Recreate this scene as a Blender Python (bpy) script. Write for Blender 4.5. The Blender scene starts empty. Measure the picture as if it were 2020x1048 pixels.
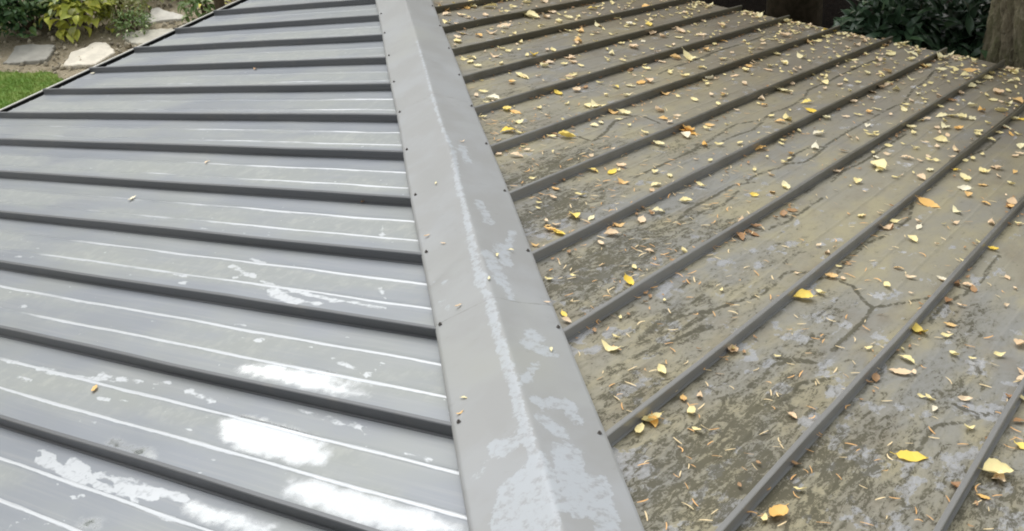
import bpy, math, random
import numpy as np
from mathutils import Vector, Matrix
random.seed(7); RNG = np.random.default_rng(11)
scene = bpy.context.scene
COL = scene.collection

# ------------------------------------------------------------------ camera
cam = bpy.data.cameras.new("camera"); cam_o = bpy.data.objects.new("camera", cam); COL.objects.link(cam_o)
_R = Vector((-0.528643, 0.848345, -0.029098)); _U = Vector((-0.489988, -0.276984, 0.826554)); _F = Vector((-0.693143, -0.451210, -0.562105))
cam_o.matrix_world = Matrix(((_R.x, _U.x, -_F.x, 8.1233), (_R.y, _U.y, -_F.y, 7.7708), (_R.z, _U.z, -_F.z, 3.8325), (0, 0, 0, 1)))
cam.sensor_fit = 'HORIZONTAL'; cam.sensor_width = 36.0
cam.lens = 36.0 * 2252.97 / 2020.0
cam.shift_x = -(1196.75 - 1010.0) / 2020.0
cam.shift_y = (468.0 - 524.0) / 2020.0
cam.clip_start = 0.05; cam.clip_end = 1000
scene.camera = cam_o

# ------------------------------------------------------------------ sky, sun, exposure
SUN_AZ, SUN_EL = math.radians(-121), math.radians(56)
world = bpy.data.worlds.new("World"); scene.world = world; world.use_nodes = True
wn = world.node_tree
sky = wn.nodes.new('ShaderNodeTexSky'); sky.sky_type = 'NISHITA'; sky.sun_disc = False
sky.sun_elevation = SUN_EL; sky.sun_rotation = math.pi / 2 - SUN_AZ
sky.dust_density = 2.0; sky.ozone_density = 1.0; sky.air_density = 2.4
hs = wn.nodes.new('ShaderNodeHueSaturation'); hs.inputs['Saturation'].default_value = 0.2
wn.links.new(sky.outputs[0], hs.inputs['Color'])
wn.links.new(hs.outputs[0], wn.nodes['Background'].inputs[0])
wn.nodes['Background'].inputs[1].default_value = 0.15
sun = bpy.data.lights.new("sun", 'SUN'); sun.energy = 1.0; sun.angle = math.radians(45); sun.color = (1.0, 0.97, 0.93)
sun_o = bpy.data.objects.new("sun", sun); COL.objects.link(sun_o); sun_o.location = (-10, -20, 25)
sun_o.rotation_euler = Vector((math.cos(SUN_EL) * math.cos(SUN_AZ), math.cos(SUN_EL) * math.sin(SUN_AZ), math.sin(SUN_EL))).to_track_quat('Z', 'Y').to_euler()
scene.view_settings.view_transform = 'Standard'; scene.view_settings.look = 'None'
scene.view_settings.gamma = 1.0; scene.view_settings.exposure = 0.72
scene.view_settings.use_curve_mapping = False
scene.render.engine = 'CYCLES'
scene.cycles.max_bounces = 6; scene.cycles.use_denoising = True; scene.cycles.filter_width = 1.9

# ------------------------------------------------------------------ measured layout (metres; x = along the left eave, y = along the right eave)
M = 0.2532          # roof pitch
GZ = -2.6           # ground level (the eave corner is the origin)
U0, SL = 1.7503, 0.42       # left seams at x = U0 + SL*k
V0, SR = 2.1252, 0.43787    # right seams at y = V0 + SR*k
SH = 0.045          # seam height
WL, WR = 0.2838, 0.3018     # hip cap reach in plan
TOP = 10.4

LEAVES=[(3.809,5.982,'p',0.058),(4.044,5.93,'y',0.035),(3.936,5.972,'o',0.048),(4.349,5.741,'p',0.045),(4.408,6.065,'t',0.057),(4.552,6.106,'b',0.055),(4.479,6.127,'b',0.047),(4.396,6.104,'b',0.039),(3.915,6.399,'p',0.056),(3.489,6.22,'p',0.051),(3.985,6.538,'t',0.055),(3.955,6.551,'b',0.041),(3.524,6.588,'o',0.084),(3.167,6.658,'c',0.053),(3.019,6.714,'o',0.054),(3.246,6.697,'o',0.047),(3.521,6.72,'p',0.049),(3.299,6.8,'o',0.041),(3.17,6.893,'t',0.073),(3.26,6.907,'b',0.051),(3.859,6.647,'c',0.042),(4.034,6.672,'p',0.045),(3.68,6.757,'t',0.038),(4.387,6.732,'o',0.034),(4.361,6.902,'c',0.042),(3.877,6.984,'y',0.041),(4.145,7.108,'t',0.035),(4.922,6.543,'y',0.061),(4.886,6.973,'y',0.068),(5.132,7.006,'p',0.05),(4.757,7.046,'o',0.038),(5.478,6.505,'t',0.047),(5.457,6.52,'b',0.034),(4.736,7.296,'t',0.054),(3.553,6.89,'t',0.044),(3.847,6.916,'c',0.032),(4.112,6.917,'y',0.028),(4.17,6.133,'b',0.045),(4.09,6.14,'b',0.046),(4.558,6.981,'b',0.036),(4.368,6.96,'b',0.038),(4.349,7.004,'t',0.042),(4.368,7.029,'b',0.038),(4.665,6.551,'o',0.044),(4.639,6.591,'t',0.032),(4.398,6.391,'t',0.028),(4.443,6.448,'t',0.03),(3.254,6.913,'o',0.046),(5.234,7.018,'t',0.059),(5.333,6.971,'b',0.034),(5.703,7.21,'y',0.076),(5.623,7.434,'p',0.077),(5.428,7.454,'y',0.042),(5.392,7.181,'c',0.028),(5.852,6.548,'o',0.031),(6.205,7.016,'o',0.06),(5.767,7.433,'o',0.033),(5.729,6.85,'t',0.028),(5.654,7.447,'t',0.055),(5.287,7.419,'b',0.037),(4.994,7.362,'t',0.04),(5.152,7.36,'b',0.031),(4.947,7.348,'t',0.037),(5.77,7.368,'b',0.033),(5.806,6.579,'t',0.028),(4.857,5.484,'y',0.072),(5.048,5.541,'y',0.057),(5.051,5.498,'o',0.045),(4.822,5.547,'p',0.038),(4.914,5.704,'t',0.049),(4.805,5.676,'o',0.038),(4.551,5.713,'p',0.057),(4.691,5.714,'t',0.051),(5.255,5.993,'y',0.048),(5.631,5.965,'y',0.035),(5.668,5.998,'t',0.028),(5.733,6.213,'p',0.056),(4.951,5.901,'t',0.032),(4.643,5.243,'o',0.036),(4.742,5.302,'t',0.031),(5.016,5.465,'o',0.029),(5.022,5.725,'t',0.028),(5.22,5.548,'o',0.028),(4.264,5.539,'p',0.047),(4.343,5.561,'t',0.037),(6.024,6.537,'p',0.063),(6.02,6.541,'o',0.051),(2.16,2.545,'o',0.091),(2.465,2.823,'p',0.065),(2.261,2.654,'t',0.067),(1.952,2.566,'o',0.062),(1.878,2.575,'p',0.07),(2.2,2.726,'t',0.052),(2.18,2.739,'c',0.038),(2.226,2.812,'t',0.037),(1.783,2.668,'p',0.102),(2.03,2.819,'t',0.061),(1.623,2.765,'c',0.047),(1.845,2.823,'c',0.035),(1.791,3.053,'p',0.099),(1.237,2.773,'t',0.074),(1.006,2.948,'t',0.074),(1.709,3.243,'p',0.068),(1.96,3.269,'c',0.044),(2.211,3.118,'t',0.095),(2.248,3.158,'c',0.051),(2.459,3.207,'t',0.064),(2.596,3.208,'o',0.063),(2.837,3.222,'p',0.075),(2.758,3.158,'t',0.048),(2.631,3.092,'t',0.063),(1.944,3.489,'p',0.051),(1.865,3.542,'o',0.059),(1.117,3.147,'y',0.073),(0.647,3.357,'o',0.1),(1.341,3.618,'c',0.062),(1.197,3.712,'y',0.093),(2.764,3.522,'p',0.047),(2.96,3.615,'t',0.052),(3.117,3.556,'p',0.064),(3.198,3.614,'p',0.057),(3.24,3.702,'p',0.044),(3.067,3.752,'p',0.038),(2.732,3.753,'y',0.066),(2.141,3.702,'o',0.071),(2.202,3.721,'t',0.063),(2.503,3.746,'p',0.054),(2.538,3.721,'t',0.04),(2.826,3.903,'t',0.084),(2.9,3.955,'p',0.057),(2.793,3.928,'b',0.045),(3.205,3.983,'p',0.055),(3.208,4.031,'p',0.055),(3.369,4.053,'o',0.048),(3.662,4.08,'y',0.04),(3.736,4.2,'c',0.062),(3.818,4.22,'p',0.028),(3.004,4.212,'t',0.062),(2.595,3.936,'t',0.059),(3.839,4.374,'y',0.06),(3.834,4.429,'o',0.055),(4.052,4.374,'y',0.037),(3.971,4.543,'p',0.048),(4.137,4.604,'y',0.072),(3.341,4.359,'y',0.064),(3.205,4.397,'t',0.059),(3.096,4.388,'b',0.048),(3.435,4.622,'p',0.045),(3.393,4.648,'p',0.068),(2.951,4.502,'y',0.049),(2.857,4.55,'p',0.049),(3.064,4.651,'p',0.047),(2.73,4.55,'o',0.075),(2.674,4.568,'t',0.063),(3.423,4.784,'o',0.056),(3.709,4.846,'p',0.043),(3.64,4.841,'p',0.043),(3.387,4.836,'p',0.062),(3.502,4.867,'p',0.039),(3.187,4.937,'t',0.057),(2.841,4.782,'o',0.048),(3.309,5.03,'o',0.045),(3.199,5.058,'o',0.034),(3.337,5.09,'t',0.039),(2.818,4.967,'c',0.042),(3.98,4.855,'y',0.072),(4.039,4.803,'p',0.036),(4.306,4.843,'t',0.029),(3.609,5.093,'p',0.037),(3.724,5.24,'p',0.052),(3.416,5.249,'o',0.081),(3.492,5.274,'c',0.059),(3.543,5.412,'o',0.042),(4.316,5.228,'y',0.043),(4.264,5.303,'y',0.052),(4.16,5.288,'t',0.048),(4.096,5.516,'p',0.048),(4.118,5.446,'p',0.038),(4.346,5.412,'o',0.046),(4.415,4.86,'t',0.058),(4.478,4.792,'o',0.028),(4.147,5.109,'t',0.034),(1.513,3.05,'t',0.047),(1.701,3.109,'t',0.077),(1.602,3.516,'p',0.06),(2.565,3.929,'t',0.053),(2.76,4.006,'p',0.045),(2.674,4.016,'t',0.052),(2.707,4.099,'p',0.039),(2.406,4.101,'p',0.04),(2.254,4.04,'p',0.055),(1.947,3.928,'y',0.05),(2.357,4.194,'c',0.04),(1.964,4.039,'t',0.078),(1.741,3.978,'c',0.051),(1.473,3.903,'t',0.067),(1.938,4.208,'t',0.049),(1.738,4.186,'p',0.043),(1.405,4.08,'p',0.06),(1.208,3.98,'t',0.077),(2.153,4.372,'t',0.054),(1.99,4.376,'o',0.062),(1.881,4.426,'p',0.09),(2.077,4.624,'p',0.054),(2.367,4.649,'c',0.039),(2.412,4.401,'p',0.046),(2.52,4.347,'b',0.058),(1.486,3.992,'t',0.06),(1.816,3.639,'t',0.051),(1.479,3.39,'t',0.046),(1.469,3.256,'p',0.054),(1.564,3.231,'p',0.062),(1.492,3.027,'t',0.055),(1.39,2.72,'p',0.057),(2.012,3.444,'t',0.036),(2.674,4.257,'t',0.038),(1.934,4.45,'p',0.069),(2.079,4.619,'p',0.04),(2.347,4.654,'c',0.045),(1.576,4.388,'o',0.051),(1.379,4.355,'p',0.044),(1.226,4.355,'o',0.053),(1.168,4.138,'t',0.069),(0.709,4.071,'t',0.064),(0.385,3.621,'y',0.059),(0.148,3.65,'p',0.052),(0.06,4.088,'p',0.069),(0.629,4.332,'p',0.064),(0.303,4.3,'y',0.066),(0.589,4.563,'t',0.088),(0.815,4.541,'p',0.055),(0.063,4.346,'p',0.076),(1.727,4.6,'p',0.049),(1.19,4.63,'o',0.045),(1.752,4.808,'o',0.055),(1.884,4.846,'p',0.061),(2.074,4.863,'t',0.06),(2.289,4.791,'c',0.058),(2.428,4.845,'c',0.038),(2.209,4.991,'t',0.045),(1.236,4.78,'p',0.074),(1.624,4.904,'p',0.056),(1.727,4.938,'t',0.055),(1.465,4.936,'p',0.057),(1.172,4.947,'p',0.081),(0.637,4.762,'o',0.079),(0.567,4.811,'p',0.055),(0.115,4.744,'y',0.091),(0.304,4.79,'p',0.065),(0.551,5.05,'o',0.047),(0.39,5.065,'t',0.064),(1.591,5.068,'o',0.049),(2.627,4.978,'o',0.037),(2.561,5.021,'t',0.05),(2.784,5.105,'p',0.036),(2.813,5.237,'o',0.028),(2.462,5.229,'t',0.056),(2.571,5.302,'o',0.043),(2.158,5.231,'p',0.115),(1.956,5.214,'o',0.046),(1.695,5.286,'p',0.048),(1.743,5.354,'p',0.054),(1.878,5.403,'o',0.04),(2.3,5.454,'y',0.056),(2.454,5.558,'y',0.073),(2.526,5.675,'p',0.06),(2.513,5.62,'b',0.048),(2.765,5.43,'p',0.041),(2.736,5.52,'p',0.071),(2.823,5.51,'o',0.052),(3.206,5.266,'o',0.045),(3.388,5.23,'o',0.082),(3.445,5.24,'b',0.049),(3.378,5.53,'c',0.037),(3.757,5.552,'p',0.03),(3.374,5.653,'o',0.069),(3.213,5.695,'p',0.033),(3.327,5.799,'o',0.043),(3.415,5.828,'y',0.028),(2.88,5.771,'c',0.057),(3.124,5.85,'c',0.055),(3.719,5.776,'p',0.03),(3.057,5.986,'o',0.038),(3.413,6.077,'o',0.036),(0.905,5.231,'p',0.06),(1.148,5.316,'c',0.051),(1.556,5.421,'p',0.048),(1.705,5.436,'t',0.047),(1.528,5.495,'c',0.041),(1.219,5.449,'p',0.057),(1.15,5.513,'t',0.058),(1.028,5.52,'t',0.059),(0.737,5.354,'t',0.061),(0.901,5.412,'o',0.045),(0.459,5.357,'p',0.094),(0.012,5.296,'p',0.083),(0.161,5.192,'o',0.082),(0.037,5.177,'t',0.074),(0.245,5.428,'p',0.064),(0.305,5.481,'p',0.064),(0.084,5.445,'p',0.057),(0.474,5.516,'p',0.055),(0.235,5.627,'y',0.115),(0.227,5.664,'p',0.104),(0.042,5.67,'p',0.073),(0.364,5.626,'t',0.071),(0.602,5.635,'o',0.084),(0.581,5.68,'p',0.054),(1.676,5.639,'t',0.081),(1.522,5.631,'t',0.069),(1.481,5.742,'p',0.069),(1.423,5.657,'t',0.049),(1.853,5.697,'t',0.046),(2.179,5.809,'o',0.05),(2.06,5.816,'p',0.051),(2.302,5.788,'p',0.043),(2.405,5.746,'t',0.037),(2.028,5.653,'o',0.045),(1.933,5.944,'p',0.052),(2.122,5.925,'t',0.031),(1.812,5.915,'p',0.039),(1.684,5.908,'t',0.04),(1.1,5.718,'p',0.051),(1.466,5.883,'p',0.055),(1.103,5.853,'p',0.043),(0.637,5.786,'p',0.068),(0.805,5.861,'p',0.045),(0.479,5.816,'p',0.054),(0.528,5.869,'p',0.054),(0.636,5.962,'p',0.076),(0.43,5.943,'o',0.078),(0.165,5.897,'t',0.056),(1.363,5.991,'t',0.055),(1.648,5.987,'p',0.033),(2.581,5.99,'p',0.041),(2.481,5.908,'c',0.054),(2.766,6.131,'y',0.034),(2.96,6.111,'c',0.028),(3.019,6.151,'c',0.06),(3.17,6.214,'p',0.091),(3.218,6.24,'p',0.053),(2.897,6.281,'t',0.056),(2.394,6.153,'c',0.042),(2.3,6.107,'p',0.061),(2.077,6.099,'p',0.063),(2.03,6.116,'o',0.044),(1.666,6.093,'c',0.04),(1.891,6.165,'p',0.064),(1.818,6.203,'p',0.071),(1.802,6.263,'p',0.078),(1.765,6.317,'p',0.078),(1.463,6.236,'p',0.061),(1.519,6.311,'o',0.061),(2.123,6.25,'p',0.087),(2.167,6.221,'t',0.05),(2.073,6.324,'o',0.056),(2.261,6.311,'t',0.043),(2.419,6.317,'p',0.06),(2.555,6.338,'o',0.041),(2.529,6.261,'t',0.035),(2.673,6.252,'c',0.035),(2.788,6.361,'t',0.034),(2.991,6.432,'p',0.06),(3.169,6.442,'t',0.048),(2.531,6.438,'t',0.053),(2.678,6.461,'t',0.04),(2.031,6.425,'p',0.063),(2.111,6.442,'p',0.056),(2.686,6.529,'p',0.028),(2.618,6.553,'c',0.04),(2.492,6.572,'p',0.035),(2.889,6.545,'y',0.039),(2.973,6.609,'p',0.071),(2.794,6.651,'p',0.05),(2.67,6.674,'t',0.04),(2.674,6.707,'t',0.051),(2.816,6.738,'t',0.033),(2.667,6.787,'o',0.04),(2.351,6.718,'t',0.042),(2.296,6.729,'o',0.042),(1.916,6.59,'o',0.051),(2.149,6.7,'p',0.055),(1.96,6.53,'p',0.038),(2.16,6.525,'p',0.055),(1.784,6.528,'p',0.058),(1.553,6.52,'p',0.06),(1.508,6.557,'y',0.054),(1.425,6.413,'p',0.068),(1.176,6.397,'p',0.056),(1.05,6.424,'o',0.086),(1.176,6.295,'p',0.056),(0.946,6.272,'t',0.094),(0.855,6.238,'o',0.066),(0.828,6.313,'p',0.051),(0.759,6.093,'p',0.082),(0.91,6.086,'p',0.08),(0.548,6.087,'p',0.099),(0.397,6.085,'p',0.07),(0.169,6.079,'p',0.072),(0.147,6.156,'t',0.072),(0.176,6.194,'p',0.079),(0.508,6.261,'p',0.069),(1.428,6.091,'b',0.062),(1.198,6.071,'t',0.057),(1.006,6.064,'b',0.065),(1.56,5.256,'p',0.035),(1.614,4.769,'t',0.042),(1.506,4.557,'t',0.036),(0.218,4.534,'t',0.058),(0.015,4.524,'t',0.059),(0.35,4.517,'t',0.065),(1.038,4.58,'t',0.053),(0.181,5.044,'t',0.065),(0.224,4.946,'t',0.057)]
DIRT_LINES=[[(2.142,4.491),(1.787,4.471),(1.568,4.452),(1.104,4.471),(0.671,4.44),(0.254,4.475)],[(3.803,5.405),(3.687,5.402),(3.451,5.389),(3.169,5.359),(3.053,5.356),(2.852,5.421),(2.676,5.395),(2.438,5.412),(2.174,5.39),(1.993,5.337),(1.655,5.343),(1.394,5.327),(0.813,5.328),(0.452,5.375)],[(3.393,5.44),(3.255,5.444),(3.089,5.468),(2.885,5.436)],[(3.874,5.813),(3.735,5.812),(3.594,5.84),(3.495,5.844),(3.378,5.898),(3.217,5.898),(3.033,5.873),(2.824,5.861),(2.437,5.86),(2.037,5.858),(1.746,5.882),(1.381,5.821),(0.999,5.797),(0.685,5.75),(0.272,5.757)],[(3.482,5.838),(3.27,5.813),(3.095,5.819),(3.048,5.879)],[(3.57,6.116),(3.347,6.103),(3.13,6.124),(2.93,6.119),(2.433,6.119)],[(2.524,6.523),(2.356,6.556),(2.032,6.553)],[(2.443,4.511),(2.156,4.481),(1.686,4.478)],[(4.256,5.416),(4.01,5.409),(3.823,5.403),(3.69,5.412),(3.509,5.423)],[(3.75,4.939),(3.549,4.868),(3.377,4.887),(3.344,4.936),(3.384,5.05)],[(3.917,4.872),(3.928,4.977),(3.75,4.939)],[(4.548,5.816),(4.404,5.789),(4.184,5.795),(3.995,5.79),(3.868,5.846)],[(4.438,5.841),(4.255,5.876),(4.036,5.846)],[(5.177,6.162),(5.068,6.147)],[(4.123,6.179),(3.955,6.168),(3.823,6.174)],[(4.41,6.143),(4.31,6.162),(4.206,6.182),(4.114,6.159)],[(4.934,6.4),(4.886,6.407),(4.767,6.398),(4.716,6.405),(4.702,6.443),(4.657,6.468)],[(5.235,6.328),(5.126,6.364),(4.986,6.41),(4.929,6.405)],[(5.447,6.31),(5.359,6.331),(5.235,6.328)],[(5.503,6.341),(5.409,6.371),(5.34,6.409)],[(5.239,6.785),(5.161,6.78),(5.038,6.784),(4.93,6.784),(4.808,6.773),(4.761,6.803),(4.674,6.855),(4.559,6.914)],[(4.667,6.595),(4.68,6.65),(4.773,6.726),(4.808,6.773)],[(4.725,6.511),(4.619,6.555),(4.409,6.533),(4.238,6.53),(4.041,6.569)],[(3.93,6.571),(3.779,6.577),(3.559,6.523)],[(4.38,6.971),(4.383,7.013),(4.237,7.029),(4.061,7.019),(3.915,7.019)],[(4.772,6.979),(4.624,6.974),(4.532,6.987),(4.4,7.018)],[(5.447,6.674),(5.382,6.695),(5.357,6.759)],[(5.154,6.674),(5.228,6.705)],[(5.652,6.666),(5.587,6.677),(5.461,6.673),(5.401,6.707),(5.357,6.774)],[(5.624,6.793),(5.523,6.784),(5.424,6.848)],[(5.757,6.728),(5.69,6.776),(5.624,6.793)],[(5.65,7.213),(5.572,7.21),(5.484,7.214),(5.428,7.25),(5.4,7.285),(5.304,7.323),(5.253,7.352)],[(5.314,7.218),(5.327,7.265),(5.308,7.302)],[(6.077,6.657),(6.014,6.679),(5.965,6.697)],[(5.608,6.257),(5.505,6.254),(5.368,6.263),(5.239,6.32)],[(5.395,6.234),(5.145,6.247)],[(5.74,6.294),(5.572,6.334),(5.343,6.373)],[(5.601,6.245),(5.453,6.231),(5.338,6.276)]]
MOSS=[(4.451,5.067,0.7,0.16,1.0),(4.855,5.376,0.6,0.17,1.0),(5.155,5.842,0.9,0.2,1.0),(4.796,5.859,0.5,0.2,0.7),(5.43,6.282,0.6,0.2,0.7),(5.918,6.43,0.5,0.2,0.7),(6.006,6.749,0.7,0.22,1.0),(5.548,6.767,0.35,0.2,0.6),(5.932,7.071,0.6,0.22,0.9),(5.841,7.258,0.4,0.2,0.6),(5.813,7.473,0.5,0.2,0.8),(6.111,6.924,0.5,0.2,1.0),(3.657,4.167,0.5,0.2,0.5),(2.863,3.639,0.5,0.2,0.4),(2.463,3.08,0.6,0.2,0.4),(4.044,4.561,0.5,0.2,0.6),(4.523,6.021,0.25,0.12,0.8),(4.579,6.301,0.3,0.1,0.5),(5.336,6.712,0.25,0.12,0.7),(4.929,6.658,0.25,0.1,0.6),(3.644,5.347,0.3,0.14,0.6),(5.667,6.63,0.3,0.2,0.6),(5.476,6.002,0.3,0.2,0.7),(4.706,7.083,0.3,0.12,0.7),(5.223,7.193,0.3,0.15,0.7)]
CHALK=[(0.0082,[(6.84,4.672),(6.85,4.763)]),(0.0183,[(6.871,4.723),(6.879,4.849),(6.897,4.936),(6.908,5.028)]),(0.0178,[(6.851,4.855),(6.859,4.917),(6.866,4.967)]),(0.0133,[(6.859,5.033),(6.852,5.154),(6.853,5.287),(6.846,5.373),(6.842,5.45)]),(0.0152,[(6.881,5.018),(6.9,5.093),(6.902,5.169),(6.884,5.251),(6.874,5.349)]),(0.0111,[(6.879,5.163),(6.873,5.236)]),(0.0103,[(6.502,4.122),(6.504,4.257),(6.494,4.414),(6.474,4.518),(6.454,4.598),(6.447,4.694)]),(0.0079,[(6.455,4.458),(6.458,4.539)]),(0.005,[(6.442,4.758),(6.423,4.834)]),(0.0121,[(6.436,4.948),(6.446,5.028),(6.46,5.109)]),(0.006,[(6.562,4.597),(6.561,4.663)]),(0.0058,[(6.549,4.709),(6.542,4.762)]),(0.0075,[(6.682,4.667),(6.675,4.746)]),(0.0061,[(7.131,4.966),(7.083,4.993)]),(0.0053,[(6.601,5.137),(6.6,5.173)]),(0.0043,[(6.692,5.364),(6.688,5.393)]),(0.0065,[(6.404,5.469),(6.413,5.558),(6.42,5.681),(6.415,5.73)]),(0.0078,[(6.504,3.911),(6.502,3.972)]),(0.0066,[(6.572,4.075),(6.571,4.172)]),(0.009,[(6.974,5.043),(6.945,5.084)]),(0.0072,[(6.912,5.28),(6.909,5.312)]),(0.0062,[(6.921,5.421),(6.921,5.502),(6.919,5.579)]),(0.0075,[(5.699,4.307),(5.729,4.416),(5.755,4.531)]),(0.0081,[(5.775,4.589),(5.801,4.732),(5.819,4.872),(5.83,5.032),(5.829,5.319)]),(0.0222,[(5.828,4.705),(5.862,4.83),(5.876,4.9)]),(0.0087,[(5.869,4.794),(5.867,5.017)]),(0.0066,[(5.823,4.045),(5.806,4.143)]),(0.0083,[(5.774,4.42),(5.772,4.448)]),(0.0068,[(6.143,5.345),(6.161,5.437),(6.174,5.503)]),(0.0048,[(6.203,5.566),(6.17,5.588)]),(0.0106,[(6.183,3.466),(6.175,3.507)]),(0.0082,[(6.128,4.322),(6.116,4.357)]),(0.0043,[(6.065,4.754),(6.055,4.814)]),(0.0052,[(5.269,4.785),(5.371,4.885)]),(0.0046,[(5.713,5.184),(5.778,5.273)]),(0.0066,[(5.849,2.872),(5.83,2.996)]),(0.0064,[(5.628,4.35),(5.666,4.514)]),(0.0071,[(5.439,3.795),(5.436,3.848)]),(0.0073,[(6.124,4.946),(6.123,4.977)]),(0.004,[(6.23,5.566),(6.175,5.592)]),(0.0065,[(5.857,4.168),(5.857,4.213)]),(0.0061,[(6.121,5.208),(6.106,5.221)]),(0.0072,[(6.286,4.933),(6.271,4.947)]),(0.0051,[(6.189,5.56),(6.157,5.587)]),(0.0067,[(6.118,5.559),(6.127,5.586)]),(0.0055,[(6.415,5.73),(6.421,5.757)]),(0.0061,[(6.445,5.795),(6.428,5.808)]),(0.0032,[(6.478,5.986),(6.483,6.091)])]
WET_GLARE=[[(6.603,5.308),(6.522,5.237),(6.504,5.269),(6.481,5.32),(6.485,5.474),(6.501,5.671),(6.545,5.753),(6.602,5.781),(6.619,5.695),(6.624,5.466),(6.614,5.364)],[(6.738,5.747),(6.684,5.719),(6.645,5.796),(6.644,5.95),(6.653,6.135),(6.661,6.326),(6.676,6.402),(6.737,6.217),(6.756,6.056)],[(6.865,5.463),(6.838,5.477),(6.838,5.597),(6.835,5.845),(6.884,5.836),(6.901,5.634),(6.885,5.521)],[(6.738,4.897),(6.71,4.897),(6.731,4.985),(6.707,5.102),(6.744,5.187),(6.752,5.07),(6.746,4.948)],[(7.021,5.17),(7.002,5.205),(7.008,5.284),(7.036,5.29),(7.049,5.229)],[(6.288,5.063),(6.246,5.061),(6.225,5.193),(6.241,5.466),(6.279,5.661),(6.307,5.571),(6.315,5.29)],[(6.283,5.023),(6.254,5.021),(6.221,5.136),(6.221,5.423),(6.234,5.613),(6.3,5.412),(6.313,5.139)]]
STONES=[[(0.718,-6.523),(0.499,-6.669),(0.291,-6.852),(0.139,-6.715),(0.004,-6.391),(0.158,-6.249),(0.344,-6.106),(0.435,-6.137),(0.537,-6.29),(0.631,-6.362)],[(0.373,-5.719),(0.165,-5.878),(0.056,-5.99),(-0.14,-5.946),(-0.336,-5.977),(-0.396,-5.83),(-0.344,-5.674),(-0.239,-5.442),(0.131,-5.372),(0.308,-5.597)],[(-0.618,-5.774),(-0.732,-5.834),(-0.867,-5.774),(-0.999,-5.61),(-1.164,-5.387),(-1.085,-5.231),(-0.852,-5.179),(-0.622,-5.314),(-0.547,-5.508),(-0.596,-5.601)],[(-1.085,-6.157),(-1.355,-6.087),(-1.476,-6.216),(-1.579,-6.172),(-1.538,-5.89),(-1.553,-5.597),(-1.481,-5.53),(-1.255,-5.752),(-1.044,-5.891),(-1.052,-6.017)]]
LAWN=[(1.061,-6.534),(0.826,-6.226),(0.732,-5.929),(0.575,-5.672),(0.653,-5.204),(1.381,-4.037),(2.561,-4.457)]
CAPSTAIN=[(0.004,[(3.283,0.003),(3.707,-0.001),(4.113,0.006)]),(0.006,[(4.113,0.006),(4.505,0.003),(4.758,-0.017)]),(0.011,[(4.758,-0.017),(5.035,0.005),(5.27,0.009),(5.458,0.016)]),(0.012,[(5.458,0.016),(5.712,0.026),(5.831,0.012)]),(0.014,[(5.831,0.012),(5.975,0.02),(6.113,0.016),(6.235,0.014),(6.362,0.018),(6.482,0.012)]),(0.03,[(6.482,0.012),(6.572,0.015),(6.661,0.025)]),(0.02,[(5.708,0.03),(5.676,0.016)]),(0.022,[(6.373,0.101),(6.39,0.087)]),(0.02,[(6.393,0.067),(6.383,0.055)]),(0.05,[(6.523,0.049),(6.582,0.075),(6.649,0.078)]),(0.03,[(6.517,0.087),(6.583,0.127)]),(0.006,[(6.446,0.174),(6.427,0.161)]),(0.004,[(6.429,0.148),(6.42,0.141)]),(0.008,[(5.716,0.167),(5.758,0.146)]),(0.016,[(4.687,-0.064),(4.834,-0.065)]),(0.018,[(5.182,-0.058),(5.328,-0.072)]),(0.022,[(5.498,-0.079),(5.59,-0.088)]),(0.02,[(5.546,-0.025),(5.72,-0.045)]),(0.014,[(5.375,-0.149),(5.524,-0.101)]),(0.012,[(5.715,-0.063),(5.798,-0.064)]),(0.02,[(6.259,-0.033),(6.275,-0.051),(6.264,-0.125),(6.319,-0.131)]),(0.022,[(5.97,-0.092),(5.991,-0.103)]),(0.018,[(6.332,-0.037),(6.38,-0.08)]),(0.02,[(6.054,-0.134),(6.022,-0.064)]),(0.04,[(6.448,-0.075),(6.603,-0.058)]),(0.03,[(6.537,-0.128),(6.665,-0.113)]),(0.012,[(6.204,-0.01),(6.109,-0.075)]),(0.006,[(5.626,0.137),(5.58,0.178)]),(0.014,[(6.503,-0.009),(6.607,-0.008)])]
LITTER_LEFT=[(5.243,2.991,'c',14),(3.468,0.044,'c',10),(6.531,4.537,'o',12),(5.112,4.542,'b',8),(3.472,1.959,'b',8),(4.815,3.084,'t',8)]
LITTER_CAP=[(4.973,0.092,'p'),(5.305,0.169,'t'),(5.397,0.117,'t'),(5.56,-0.061,'p'),(4.642,-0.073,'t'),(5.509,-0.118,'p'),(5.71,-0.005,'p'),(5.777,0.113,'t'),(5.797,-0.181,'t'),(6.043,-0.134,'p'),(6.212,0.175,'o'),(6.165,0.157,'p')]
PLANTS=[(-0.22, -7.32, -2.1), (-0.22, -7.15, -2.35), (-0.57, -6.43, -2.3), (-0.45, -6.72, -2.2), (-1.0, -6.24, -2.35), (-0.84, -5.79, -2.45), (-1.6, -5.2, -2.3), (-1.94, -6.65, -2.3), (-1.09, -4.16, -1.9)]
TREE_ROW=[(-100, 26, 20, 3.2, 'round green tree far left, leftmost of the garden row'), (-107.5, 25, 14, 2.6, 'second green tree of the far garden row'), (-113, 27, 10.5, 2.4, 'third green tree of the far garden row'), (-119, 28, 9.5, 2.6, 'lowest green tree of the far garden row'), (-126, 26, 14, 2.8, 'fifth green tree of the far garden row'), (-132, 25, 16, 2.6, 'sixth green tree of the far garden row'), (-139, 25, 18, 2.6, 'last green tree of the far garden row')]

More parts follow.
